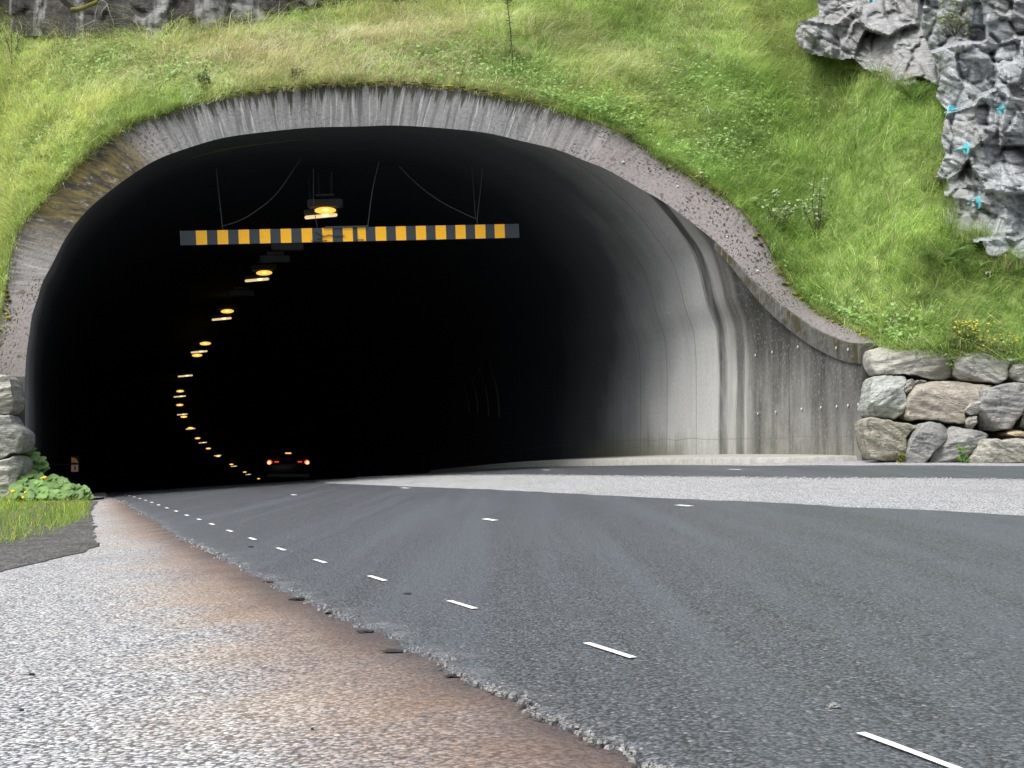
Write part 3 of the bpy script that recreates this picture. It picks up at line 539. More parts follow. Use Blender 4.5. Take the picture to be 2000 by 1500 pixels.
def pal(px, py, n, P):
    green = np.array([.30, .45, .11]); dk = np.array([.14, .25, .06]); yel = np.array([.50, .57, .18]); straw = np.array([.80, .70, .42]); rose = np.array([.62, .48, .36])
    a = fbm(P[:, 0] * .35, P[:, 1] * .35, 71, 4) * 2; b = fbm(P[:, 0] * .9, P[:, 1] * .9, 81, 3) * 2
    dry = np.exp(-((px - 650) / 520) ** 2) * np.exp(-((py - 95) / 75) ** 2) * .62 + np.exp(-((px - 1250) / 300) ** 2) * np.exp(-((py - 60) / 60) ** 2) * .15 + .07
    near_edge = np.exp(-np.abs(edge(px)[0] - py) / 22) * .20 * (px > 350) * (px < 1000)
    r = RNG.random(n); c = green + (yel - green) * np.clip(.40 + a * .9 + (1000 - px) / 4500, 0, 1)[:, None]; c = c + (dk - c) * np.clip(b * .9 + .18 + (px > 1300) * .12, 0, .8)[:, None]
    isd = r < np.clip(dry * (1 + 1.6 * a) + near_edge, .02, .8); c = np.where(isd[:, None], straw * RNG.uniform(.65, 1.15, n)[:, None], c)
    isr = (RNG.random(n) < .30 * np.exp(-((py - 130) / 45) ** 2) * np.exp(-((px - 720) / 260) ** 2)); c = np.where(isr[:, None], rose * RNG.uniform(.7, 1.2, n)[:, None], c)
    K_ = 13; tb = np.repeat(np.exp(RNG.normal(0, .26, n // K_)), K_); big = np.clip(1 + fbm(P[:, 0] * 1.3, P[:, 1] * 1.3, 61, 3) * 1.3, .4, 1.5)
    return np.clip(c * (tb * big * RNG.uniform(.55, 1.3, n))[:, None] * 1.2, 0, .93)
def hill_grass():
    v = hv[hf]; ar = .5 * np.linalg.norm(np.cross(v[:, 2] - v[:, 0], v[:, 3] - v[:, 1]), axis=1)
    cp = np.stack([PX, PY], -1).reshape(-1, 2)[hf].mean(1)
    vis = (cp[:, 0] > -160) & (cp[:, 0] < 2160) & (cp[:, 1] > -45)
    for pol in (CLIFF_R, CLIFF_T): vis &= ~(inpoly(cp[:, 0], cp[:, 1] - 6, pol) & inpoly(cp[:, 0], cp[:, 1] + 6, pol))
    w = ar * vis; NT_ = 24000; cell = RNG.choice(len(w), NT_, p=w / w.sum()); a, b = RNG.random(NT_), RNG.random(NT_)
    Q = hf[cell]; flatp = np.stack([PX, PY], -1).reshape(-1, 2)
    bl = lambda A: A[Q[:, 0]] * ((1 - a) * (1 - b))[:, None] + A[Q[:, 1]] * ((1 - a) * b)[:, None] + A[Q[:, 2]] * (a * b)[:, None] + A[Q[:, 3]] * (a * (1 - b))[:, None]
    P = bl(hv); pp = bl(flatp)
    # fringe along the collar and wall tops
    s = RNG.uniform(30, 2080, 1700); s = s[(s < 1560) | (RNG.random(len(s)) < .8)]; e = edge(s)[0] - np.abs(RNG.normal(0, 5, len(s))); Pf = hill(s, e); P = np.vstack([P, Pf]); pp = np.vstack([pp, np.stack([s, e], -1)]); nt = len(P); fr = np.arange(nt) >= NT_
    K = 13; n = nt * K; px, py = np.repeat(pp[:, 0], K), np.repeat(pp[:, 1], K); TB = np.repeat(P, K, 0)
    rad = np.repeat(RNG.uniform(.05, .20, nt), K); ang = RNG.uniform(0, 2 * np.pi, n); rr = np.sqrt(RNG.random(n)) * rad
    off = np.stack([np.cos(ang) * rr, np.sin(ang) * rr, 0 * rr], -1); off[:, 2] = off[:, 1] * .6
    base = TB + off; base[:, 2] -= .03
    tl = np.exp(RNG.normal(0, .38, nt)) * .25; tl *= 1 + .8 * fbm(P[:, 0] * .6, P[:, 1] * .6, 91, 3); tl *= np.where(pp[:, 0] > 1350, 1.15, 1); tl[fr] *= .50
    L = np.repeat(tl, K) * RNG.uniform(.55, 1.25, n)
    ta = fbm(P[:, 0] * .45, P[:, 1] * .45, 95, 3) * 9 + RNG.normal(0, .9, nt); tm = np.abs(RNG.normal(.8, .35, nt)); tl2 = np.stack([np.cos(ta) * tm, np.sin(ta) * tm * .6 - .45, 0 * ta - .25], -1); tl2[fr, 1] -= .25
    lean = np.repeat(tl2, K, 0) + off / np.maximum(rad, .02)[:, None] * .45 + RNG.normal(0, .28, (n, 3)) * [1, 1, .4]
    bend = RNG.uniform(.2, 1.3, n)
    blades(base, None, L, RNG.uniform(.006, .013, n), lean, bend, pal(px, py, n, TB), 'hillside_grass', 'long green and straw coloured grass covering the hillside above the tunnel')
hill_grass()

# low broad leaves between the grass (one part of ground cover)
def leafquads(c, size, nrm, col, name, label=None, cat=None, kind=None, parent=None, off=(0, 0, 0), sides=6, fold=.15, aspect=1.0, mat=None):
    n = len(c); nrm = nrm / np.linalg.norm(nrm, axis=1, keepdims=True); a = np.cross(nrm, RNG.normal(0, 1, (n, 3))); a /= np.linalg.norm(a, axis=1, keepdims=True); b = np.cross(nrm, a)
    th = np.arange(sides) / sides * 2 * np.pi; rr = 1 + .12 * np.cos(th * 3 + .5); ring = c[:, None] + size[:, None, None] * (a[:, None] * (np.cos(th) * rr)[None, :, None] + b[:, None] * (np.sin(th) * rr * aspect)[None, :, None]) + (nrm * (size * fold)[:, None])[:, None] * (np.cos(2 * th) + .6)[None, :, None]
    V = np.concatenate([c[:, None] - 0 * nrm[:, None], ring], 1).reshape(-1, 3); s1 = sides + 1; o = np.arange(n) * s1
    Fs = np.stack([np.stack([o, o + 1 + k, o + 1 + (k + 1) % sides], -1) for k in range(sides)], 1).reshape(-1, 3)
    ob = mk(name, V - np.array(off), Fs, mat or M_LEAF, parent, smooth=True, at={'col': np.repeat(col, s1, 0)})
    return tag(ob, label, cat, kind=kind) if label else ob
def clover():
    n = 9000; cx = np.array([[1230, 220], [1130, 230], [180, 130], [330, 150], [1340, 170], [1050, 150], [1420, 300], [60, 300], [870, 120], [1700, 655], [1500, 200]]); k = RNG.integers(0, len(cx), n)
    px = cx[k, 0] + RNG.normal(0, 60, n); py = cx[k, 1] + RNG.normal(0, 26, n); py = np.minimum(py, edge(px)[0] - 6); py = np.maximum(py, -20); P = hill(px, py); P[:, 2] += RNG.uniform(.06, .22, n)
    nm = np.stack([RNG.normal(0, .5, n), RNG.normal(-.5, .4, n), np.ones(n)], -1); col = np.array([.30, .48, .15]) * RNG.uniform(.6, 1.4, n)[:, None]
    leafquads(P, RNG.uniform(.018, .042, n), nm, col, 'clover', 'patches of pale green low leafy weeds among the hillside grass', 'ground cover', 'stuff')
clover()
def overhang():
    s_ = np.r_[RNG.uniform(1180, 1690, 2600), RNG.uniform(20, 330, 1400), RNG.uniform(380, 1100, 1800)]; keep = vnoise(s_ / 28, s_ * 0, 66) > .42; s_ = s_[keep]; n = len(s_)
    P = hill(s_, edge(s_)[0] - np.abs(RNG.normal(0, 3, n))); L = RNG.uniform(.12, .34, n); sx = np.where(s_ > 900, -1.0, np.where(s_ < 380, .8, 0.0)); lean = np.stack([sx * RNG.uniform(.2, .9, n), -RNG.uniform(.3, .9, n), -RNG.uniform(.2, .6, n)], -1); lean *= np.where((s_ > 380) & (s_ < 1100), .5, 1.0)[:, None]
    straw = RNG.random(n) < .35; col = np.where(straw[:, None], np.array([.62, .52, .26]), np.array([.27, .40, .10])) * RNG.uniform(.5, 1.25, n)[:, None]
    blades(P, None, L, RNG.uniform(.006, .011, n), lean, RNG.uniform(.4, 1.2, n), col, 'overhanging_grass', 'ragged fringe of green and straw grass hanging over the concrete collar edge')
overhang()
def rock_foot_grass():
    E = np.vstack([resample(CLIFF_T[6:], 300), resample(CLIFF_R[6:], 420)]); k = RNG.integers(0, len(E), 5200); p = E[k] + RNG.normal(0, 5, (5200, 2)) + [-2, 7]; p = p[(p[:, 0] < 2050) & (p[:, 1] > 40)]; n = len(p)
    p = p[vnoise(p[:, 0] / 22, p[:, 1] / 22, 55) > .30]; n = len(p); P = hill(p[:, 0], p[:, 1]); P[:, 1] -= RNG.uniform(.05, .40, n); P[:, 2] -= .06
    col = np.where((RNG.random(n) < .22)[:, None], np.array([.60, .46, .26]), np.array([.26, .40, .10])) * RNG.uniform(.45, 1.25, n)[:, None]
    blades(P, None, RNG.uniform(.12, .42, n), RNG.uniform(.006, .012, n), RNG.normal(0, .5, (n, 3)) * [1, 1, .3], RNG.uniform(.3, 1.2, n), col, 'rock_foot_grass', 'tufts of green and brown grass growing along the foot of the right rocks')
rock_foot_grass()

# ------------------------------------------------------------------ boulders
ROCKS = [rock_mat('boulder_grey_beige', (.38, .37, .325), (0, .08, 0), .4, (.20, .18, .10), .3), rock_mat('boulder_green_grey', (.36, .38, .35), (.3, .9, 0), .5, (.17, .17, .08), .3), rock_mat('boulder_brown', (.36, .325, .27), (.1, .05, 0), .35, (.2, .19, .1), .3),
    rock_mat('boulder_dark_grey', (.28, .28, .265), (.4, .4, 1), .35, (.2, .17, .12), .35), rock_mat('boulder_pale', (.43, .425, .38), (.2, .5, 0), .5, (.2, .2, .12), .2), rock_mat('boulder_mossy', (.31, .295, .23), (.3, .3, .4), .45, (.19, .17, .05), .6), rock_mat('boulder_banded', (.35, .34, .29), (.2, 1.1, .2), .6, (.17, .15, .08), .4), rock_mat('boulder_tan', (.42, .35, .22), (0, .1, 0), .3, (.3, .25, .15), .3)]
def boulder(poly, Y, mat, label, group, seed, depth=.9, bulge=.13):
    rg = np.random.default_rng(seed); P = np.array(poly, float)
    a = P * .90 + np.roll(P, -1, 0) * .10; b = P * .10 + np.roll(P, -1, 0) * .90; P = np.stack([a, b], 1).reshape(-1, 2)
    P = resample(np.vstack([P, P[:1]]), 121)[:-1]; P = P.mean(0) + (P - P.mean(0)) * 1.035; P = P + np.stack([fbm(P[:, 0] / 9, P[:, 1] / 9, seed, 3), fbm(P[:, 0] / 9, P[:, 1] / 9, seed + 3, 3)], -1) * 5; c = P.mean(0); ext = np.abs(P - c).max(0); sc = Y / F
    rho = np.r_[.02, np.linspace(.08, .88, 15), .92, .955, .98, 1.0]; th = [(rg.uniform(0, 6.28), rg.uniform(.25, .8), rg.uniform(.3, 1.0)) for _ in range(5)]; fol = rg.uniform(-.6, .6)
    rings = []
    for r in rho:
        Q = c + (P - c) * r; x = (Q[:, 0] - c[0]) / ext[0]; y = (Q[:, 1] - c[1]) / ext[1]; d = -bulge + 0 * x
        for t, o, s in th: d = d + s * .45 * np.maximum(0, x * math.cos(t) + y * math.sin(t) - o)
        e1 = Q[:, 0] * math.cos(fol) + Q[:, 1] * math.sin(fol); e2 = Q[:, 1] * math.cos(fol) - Q[:, 0] * math.sin(fol)
        d = d + .10 * max(0, (r - .95) / .05) ** 1.5 + fbm(e1 / 45 + seed, e2 / 9, seed, 5) * .11 - .05 * np.abs(fbm(e1 / 30 + seed, e2 / 12, seed + 8, 3)) + fbm(Q[:, 0] / 4 + seed, Q[:, 1] / 3, seed + 5, 2) * .02
        rings.append(ray(Q[:, 0], Q[:, 1], Y + d))
    last = rings[-1]; cen = last.mean(0)
    for dd, r in ((.22, .99), (.5, .96), (depth * .85, .85), (depth, .5), (depth, .05)): R = cen + (last - cen) * np.array([r, 1, r]); R[:, 1] = last[:, 1] + dd; rings.append(R)
    V = np.array(rings); n, m = V.shape[:2]; org = np.array([cen[0], cen[1], V[..., 2].min()]); f = gridfaces(n, m, wrap=True)[:, ::-1].tolist() + [tuple(range(m)), tuple(range((n - 1) * m, n * m))[::-1]]
    o = mk('boulder', V.reshape(-1, 3) - org, f, mat, smooth=True); o.location = org; return tag(o, label, 'boulder', group)
Z6 = lambda L: [(1660 + x / 5.356, 640 + y / 5.356) for x, y in L]; Z5 = lambda L: [(x / 4.6875, 680 + y / 4.6875) for x, y in L]
G1 = 'boulders of the dry stone wall right of the tunnel'; G2 = 'boulders of the dry stone wall left of the tunnel'
BR = [
 ([(215, 240), (300, 215), (450, 225), (640, 230), (820, 235), (900, 255), (1000, 290), (1060, 270), (1065, 400), (1060, 500), (1000, 540), (880, 545), (700, 500), (560, 485), (400, 490), (280, 490), (240, 430), (210, 330)], 22.75, 0, 'longest grey beige boulder of the top course, touching the concrete wing wall'),
 ([(1130, 255), (1250, 260), (1500, 285), (1620, 310), (1665, 370), (1645, 430), (1650, 520), (1560, 585), (1400, 570), (1150, 545), (1085, 500), (1080, 400), (1100, 310)], 22.6, 4, 'pale layered boulder in the top course under the yellow flowers'),
 ([(1700, 390), (1780, 330), (1850, 310), (1950, 320), (2010, 400), (1990, 560), (1850, 575), (1720, 565), (1650, 510), (1650, 450)], 22.5, 4, 'grey boulder of the top course cut by the right edge of the view'),
 ([(250, 520), (420, 507), (560, 520), (600, 560), (565, 640), (580, 720), (600, 800), (560, 900), (470, 948), (300, 935), (185, 920), (178, 850), (200, 740), (220, 640)], 22.35, 1, 'greenish grey boulder with slanting veins in the middle course beside the wing wall'),
 ([(565, 650), (600, 570), (650, 535), (690, 575), (645, 650), (605, 705)], 22.4, 0, 'small wedge stone between the veined boulder and the brown boulder'),
 ([(680, 540), (800, 555), (780, 590), (690, 610)], 22.6, 3, 'flat sliver of stone under the long top boulder'),
 ([(640, 690), (700, 610), (850, 570), (950, 563), (1200, 578), (1300, 600), (1380, 600), (1490, 610), (1410, 640), (1390, 760), (1250, 830), (1205, 880), (1210, 1005), (1000, 985), (800, 952), (640, 962), (600, 930), (605, 800)], 22.2, 2, 'big brownish boulder in the centre of the middle course'),
 ([(1200, 880), (1270, 790), (1385, 770), (1370, 850), (1335, 912), (1260, 910)], 22.05, 4, 'small pale angular stone wedged right of the brown boulder, upper of two'),
 ([(1215, 930), (1330, 918), (1335, 1010), (1260, 1062), (1192, 1060), (1200, 990)], 22.05, 0, 'small rounded stone wedged right of the brown boulder, lower of two'),
 ([(1400, 660), (1440, 625), (1560, 625), (1640, 590), (1760, 578), (1830, 600), (1835, 800), (1800, 900), (1740, 960), (1700, 1040), (1600, 1060), (1450, 1078), (1338, 1070), (1335, 950), (1370, 800)], 22.0, 3, 'large speckled dark grey boulder in the middle course near the right edge'),
 ([(1850, 640), (1960, 640), (2080, 760), (2060, 1000), (1900, 1050), (1770, 1040), (1810, 900), (1850, 800)], 22.1, 3, 'dark boulder behind the speckled grey boulder at the right edge'),
 ([(140, 980), (190, 943), (330, 958), (480, 990), (640, 1010), (715, 1040), (640, 1090), (590, 1150), (590, 1250), (620, 1390), (500, 1410), (240, 1380), (190, 1290), (150, 1150)], 21.95, 5, 'mossy yellowish boulder of the bottom course next to the wing wall'),
 ([(590, 1160), (720, 1050), (750, 1060), (640, 1190), (600, 1270)], 22.15, 3, 'small dark stone behind the mossy and rounded bottom boulders'),
 ([(760, 1010), (830, 988), (960, 1010), (1030, 1060), (1042, 1150), (960, 1230), (880, 1290), (800, 1400), (740, 1425), (620, 1415), (610, 1290), (650, 1170)], 21.75, 3, 'leaning rounded grey boulder with an orange rim in the bottom course'),
 ([(1020, 1060), (1060, 1035), (1180, 1055), (1350, 1080), (1450, 1130), (1390, 1200), (1300, 1350), (1230, 1430), (820, 1425), (880, 1290), (1020, 1170)], 21.85, 3, 'dark grey boulder of the bottom course with a small weed in front'),
 ([(1440, 1160), (1560, 1168), (1600, 1190), (1740, 1158), (1950, 1190), (2010, 1300), (1995, 1445), (1560, 1445), (1235, 1435), (1330, 1300)], 21.5, 6, 'banded slanting boulder of the bottom course at the right edge'),
 ([(1640, 1058), (1830, 1088), (1960, 1110), (1950, 1182), (1820, 1167), (1640, 1112)], 21.8, 7, 'thin tan flat stone above the banded boulder')]
for i, (pl, Y, m_, lb) in enumerate(BR): boulder(Z6(pl), Y, ROCKS[m_], lb, G1, 40 + i)
BLs = [([(-220, 235), (0, 245), (60, 250), (95, 290), (110, 400), (125, 480), (115, 560), (80, 600), (0, 608), (-220, 600)], 26.4, 0, 'top boulder left of the tunnel against the dark concrete end wall'),
 ([(-260, 650), (0, 620), (70, 615), (130, 700), (190, 745), (235, 800), (225, 880), (190, 950), (90, 962), (30, 1005), (0, 1012), (-250, 1000)], 26.2, 3, 'pointed middle boulder at the left edge above the leafy plant'),
 ([(-240, 1050), (0, 1040), (150, 990), (205, 1000), (215, 1060), (200, 1100), (150, 1200), (140, 1350), (60, 1500), (-240, 1520)], 26.0, 0, 'bottom boulder at the left edge behind the leafy plant')]
for i, (pl, Y, m_, lb) in enumerate(BLs): boulder(Z5(pl), Y, ROCKS[m_], lb, G2, 80 + i)
# earth behind the boulder walls
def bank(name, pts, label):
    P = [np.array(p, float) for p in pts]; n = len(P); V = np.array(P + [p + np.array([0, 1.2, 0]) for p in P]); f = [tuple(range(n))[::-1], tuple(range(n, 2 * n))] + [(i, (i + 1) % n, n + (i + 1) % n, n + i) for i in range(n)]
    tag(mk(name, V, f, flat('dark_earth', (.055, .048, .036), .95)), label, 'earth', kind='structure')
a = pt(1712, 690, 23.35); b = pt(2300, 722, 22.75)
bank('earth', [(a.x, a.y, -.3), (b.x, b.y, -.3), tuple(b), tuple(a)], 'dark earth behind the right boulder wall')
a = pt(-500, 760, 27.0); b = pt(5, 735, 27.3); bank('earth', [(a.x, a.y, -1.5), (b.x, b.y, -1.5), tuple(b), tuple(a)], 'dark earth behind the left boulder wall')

# ------------------------------------------------------------------ height barrier beam
def barrier():
    a, b = pt(352, 465, 30.35), pt(1014, 450.5, 31.2); ax = (b - a); L = ax.length; ax.normalize(); up = (Vector((0, 0, 1)) - ax * ax.z).normalized(); ny = up.cross(ax) * -1
    ny = ax.cross(up)                                                # away from camera
    if ny.y < 0: ny = -ny
    root = empty('height_barrier', a, 'dark beam with yellow reflective blocks hung across the tunnel mouth', 'height barrier')
    H = .295; T = .10; W0 = 662.0
    cuts = [(382, 403), (423, 443.5), (463.5, 484), (504, 524.5), (544.5, 565), (585, 605.5), (625, 645), (665, 684.5), (694, 710), (729, 750), (769, 789), (808.5, 828.5), (847.5, 868), (887, 907), (926, 946.5), (965, 985)]
    M_Y = NT('yellow_reflector'); f = M_Y.noise(M_Y.co((4, 4, 30)), 2, 4); c = M_Y.ramp(f, [(.3, (.95, .44, .012)), (.6, (1.0, .52, .015)), (.8, (.85, .38, .015))]); M_Y.out(c, .35); M_Y.b.inputs['Emission Color'].default_value = (.9, .42, .02, 1); M_Y.b.inputs['Emission Strength'].default_value = .0
    M_B = flat('beam_slate_paint', (.040, .056, .068), .5)
    mb = MB(); P = lambda s, h, t: ax * s + up * h + ny * t
    xs = [352]; yl = []
    for p, q in cuts: xs += [p, q]; yl.append((p, q))
    xs.append(1014); ss = [(x - 352) / W0 * L for x in xs]
    V = []; Fs = []; mi = []
    for s in ss: V += [P(s, -H / 2, 0), P(s, H / 2, 0), P(s, H / 2, T), P(s, -H / 2, T)]
    for i in range(len(ss) - 1):
        o = i * 4; y = 1 if i % 2 == 1 else 0
        for k in range(4): Fs.append((o + k, o + (k + 1) % 4, o + 4 + (k + 1) % 4, o + 4 + k)); mi.append(y if k == 0 else 0)
    Fs += [(3, 2, 1, 0), tuple(np.array([0, 1, 2, 3]) + 4 * (len(ss) - 1))]; mi += [0, 0]
    mk('beam', V, Fs, None, root, mats=[M_B, M_Y.m], mi=mi)
    # pale rim angles and dented plates at mid-span
    e = MB(); S = lambda px: (px - 352) / W0 * L
    MR = Matrix((ax, ny, up)).transposed()
    e.box(P(.012, 0, -.004), (.022, .02, H + .01), MR); e.build('end_cap', M_CABLE, root)
    d = MB()
    for px0, px1, h, th, tz in [(603, 634, -.118, .012, .03), (628, 690, .152, .014, -.02), (640, 668, -.02, .01, .05), (610, 628, .03, .01, .5), (612, 640, -.04, .008, -.3), (690, 706, -.12, .012, .06)]:
        m_ = MR @ Matrix.Rotation(tz, 3, 'Y'); d.box(P((S(px0) + S(px1)) / 2, h, -.02), (S(px1) - S(px0), .025, th), m_)
    d.build('dented_strip', M_CABLE, root)
    tp = MB(); tp.box(P(S(672), .158, -.01), ((S(712) - S(630)), .05, .03), MR); tp.build('patch_plate', M_B, root)
    def cab(pts, r=.011):
        c = MB(); c.tube([Vector(q) - a for q in catmull([tuple(pt(*p)) for p in pts], 8)], r, n=5); c.build('cable', M_CABLE, root)
    cab([(422, 330, 31.3), (434, 440, 31.2), (434, 452, 31.16)]); cab([(588, 310, 31.7), (540, 378, 31.5), (497, 414, 31.35), (465, 432, 31.25), (436, 441, 31.2)], .009)
    cab([(740, 315, 31.8), (727, 375, 31.7), (719, 436, 31.6), (717, 447, 31.56)]); cab([(612, 330, 31.6), (613, 400, 31.5), (620, 446, 31.46)], .008)
    cab([(944, 312, 32.3), (938, 375, 32.1), (932, 428, 31.95), (934, 437, 31.92)]); cab([(921, 325, 32.3), (929, 425, 31.97)], .008)
    cab([(780, 325, 32.1), (815, 360, 32.05), (858, 392, 32.0), (900, 414, 31.97), (931, 428, 31.95)], .01)
barrier()

# ------------------------------------------------------------------ tunnel lamps
E_AMB = flat('amber_lens', (.9, .5, .1), .3, emit=(1, .52, .07), st=.62); E_STRIP = flat('pale_strip_lens', (.8, .7, .5), .3, emit=(1, .76, .38), st=.34); E_BULB = flat('strip_bulb', (.9, .8, .5), .3, emit=(1, .88, .5), st=.7)
E_AMB_HOT = flat('amber_bulb', (.9, .6, .1), .3, emit=(1, .80, .25), st=1.1)
ORD = ['nearest', 'second', 'third', 'fourth', 'fifth', 'sixth', 'seventh', 'eighth', 'ninth', 'tenth', 'eleventh', 'twelfth', 'thirteenth', 'fourteenth', 'farthest']
def fx(o, m): o.data.materials.clear(); o.data.materials.append(m)
def make_amber():
    r = empty('tunnel_lamp', (0, 0, 0), 'x', 'lamp', 'amber oval lamps along the tunnel ceiling'); h = MB(); h.box((0, .10, .17), (.80, .34, .17), bev=.02); h.build('housing', M_GREY, r)
    b = MB(); b.box((0, .12, .36), (.42, .2, .05), bev=.01); b.build('gear_box', M_GREY, r); b = MB(); b.tube([(-.15, .12, .9), (-.15, .12, .39), (.15, .12, .39), (.15, .12, .9)], .012); b.build('bracket', M_GREY, r)
    l = MB(); l.sphere((0, 0, .0), (.50, .24, .155), None, 20, 10); ln = l.build('lens', E_AMB, r, True)
    k = MB(); k.sphere((.02, -.035, -.005), (.22, .22, .07), None, 12, 8); k.build('bulb', E_AMB_HOT, r, True); return r
def make_strip():
    r = empty('strip_lamp', (0, 0, 0), 'x', 'lamp', 'pale strip lamps along the tunnel ceiling'); h = MB(); h.box((0, .08, .13), (.78, .22, .12), bev=.015); h.build('housing', M_GREY, r)
    b = MB(); b.tube([(-.25, .08, .9), (-.25, .08, .19), (.25, .08, .19), (.25, .08, .9)], .01); b.build('bracket', M_GREY, r)
    l = MB(); l.box((0, 0, .02), (.76, .10, .075), Matrix.Rotation(-.03, 3, 'Y'), .02); l.build('lens', E_STRIP, r); k = MB(); k.sphere((.1, -.03, .03), (.20, .09, .07)); k.build('bulb', E_BULB, r, True); return r
def copy_tree(o, par=None):
    c = o.copy(); COL.objects.link(c); c.parent = par
    for ch in o.children: copy_tree(ch, c)
    return c
proto = make_amber()
for i, (Y, px, py) in enumerate(LAMPS):
    o = proto if i == 0 else copy_tree(proto); o.location = pt(px, py, Y); o.rotation_euler = (0, -.035 if i else -.02, 0)
    o['label'] = 'amber oval lamp hanging just above the barrier beam' if i == 0 else f'{ORD[i]} amber oval lamp from the tunnel mouth along the curving row'
SL = [(34, 627, 424, 1), (46, 502, 548, 1), (56.5, 433, 624, 1), (67, 389, 688, 1), (75, 362, 735, 1), (92, 351, 775, 1), (105, 356, 810, 1), (118, 372, 838, 1), (134, 396, 865, 1), (154, 425, 890, 1), (178, 457, 911, 1), (205, 485, 927, 1)]
proto2 = make_strip()
for i, (Y, px, py, s) in enumerate(SL):
    o = proto2 if i == 0 else copy_tree(proto2); o.location = pt(px, py, Y); o.rotation_euler = (0, -.06, 0)
    o['label'] = f'{ORD[i] if i < 11 else "farthest"} pale strip lamp from the tunnel mouth along the curving row'
M_UNLIT = flat('unlit_housing', (.14, .15, .16), .5)
def unlit(px, py, Y, label):
    r = empty('unlit_lamp', pt(px, py, Y), label, 'lamp', 'unlit grey lamp housings on the tunnel ceiling'); h = MB(); h.box((0, 0, 0), (.86, .3, .18), bev=.02); h.build('housing', M_UNLIT, r); b = MB(); b.box((0, -.02, .17), (.5, .2, .08), bev=.01); b.build('gear_box', M_UNLIT, r)
unlit(562, 482, 40, 'unlit grey lamp housing just under the beam'); unlit(538, 506, 43, 'unlit grey lamp housing above the second amber lamp'); unlit(472, 573, 50, 'unlit grey lamp housing above the third amber lamp')

# ------------------------------------------------------------------ car
def car():
    base = pt(563, 903, 55); X0, Y0 = base.x, base.y; z0 = float(ground(X0, Y0 + 1.5)) + .015
    zl = .5 + (HZ - 903.5) / F * 55                                   # tail light height in the world
    hd = math.atan2(.27, .963); root = empty('car', (X0, Y0, z0), 'dark hatchback with glowing red tail lights driving into the tunnel', 'car', rot=(0, 0, hd * .55))
    hl = zl - z0; paint = flat('dark_car_paint', (.006, .006, .008), .35); glass = flat('car_glass', (.015, .017, .02), .1); red = flat('tail_red', (.6, .02, .01), .3, emit=(1, .03, .015), st=1.2); hot = flat('tail_hot', (.9, .3, .1), .3, emit=(1, .38, .14), st=1.6); tyre = flat('tyre_rubber', (.02, .02, .02), .9)
    def loft(st, name, mat):
        V = []; m = 12
        for y, w, zb, zt, r in st:
            hw = w / 2
            prof = [(-hw + r, zb), (-hw, zb + r), (-hw, (zb + zt) / 2), (-hw * .97, zt - r), (-hw * .9, zt), (-hw * .3, zt + .01), (hw * .3, zt + .01), (hw * .9, zt), (hw * .97, zt - r), (hw, (zb + zt) / 2), (hw, zb + r), (hw - r, zb)]
            V += [(x, y, z) for x, z in prof]
        f = gridfaces(len(st), m, wrap=True).tolist() + [tuple(range(m))[::-1], tuple((len(st) - 1) * m + k for k in range(m))]; return mk(name, V, f, mat, root, smooth=True)
    loft([(0, 1.62, .34, .80, .08), (.06, 1.74, .26, .92, .1), (.5, 1.80, .22, .97, .1), (1.4, 1.82, .20, .96, .1), (2.6, 1.82, .20, .95, .1), (3.4, 1.80, .22, .88, .1), (4.0, 1.70, .26, .74, .1), (4.2, 1.5, .34, .62, .08)], 'body', paint)
    loft([(.22, 1.50, .93, 1.05, .03), (.50, 1.36, .93, 1.40, .06), (.9, 1.32, .93, 1.46, .06), (1.8, 1.34, .93, 1.47, .06), (2.3, 1.34, .93, 1.42, .06), (3.05, 1.5, .90, .99, .03)], 'cabin', paint)
    w = MB(); n_ = 4; w.add([(-.66, .245, 1.02), (.66, .245, 1.02), (.58, .45, 1.34), (-.58, .45, 1.34)], [(0, 1, 2, 3)]); w.build('rear_window', glass, root)
    sx = 36 / F * 55
    for s in (-1, 1):
        t = MB(); t.sphere((s * sx, .03, hl), (.20, .08, .20), None, 14, 10); tl = t.build('tail_light', red, root, True); c = MB(); c.sphere((s * (sx + .015), -.005, hl), (.13, .06, .13)); c.build('bulb', hot, tl, True)
        g = MB(); g.box((s * (sx - .26), .03, hl + .03), (.16, .05, .025)); g.build('light_bar', red, root)
        for y in (.75, 3.35):
            wv = MB(); wv.tube([(s * .90, y, .31), (s * .68, y, .31)], .31, n=20); wo = wv.build('wheel', tyre, root); rm = MB(); rm.tube([(s * .905, y, .31), (s * .88, y, .31)], .19, n=14); rm.build('rim', M_GREY, wo)
    b = MB(); b.box((0, .33, hl + .35), (.23, .05, .05), bev=.012); b.build('brake_light', flat('brake_hot', (.9, .3, .1), .3, emit=(1, .32, .08), st=1.0), root)
    p = MB(); p.box((.03, .02, hl - .16), (.50, .02, .11)); p.build('number_plate', flat('plate_white', (.30, .30, .29), .4), root)
    k = MB(); k.box((0, .03, .38), (1.6, .12, .16), bev=.04); k.build('bumper', paint, root)
    for s in (-1, 1): k = MB(); k.sphere((s * .98, 2.6, 1.0), (.2, .1, .13)); k.build('wing_mirror', paint, root, True)
car()
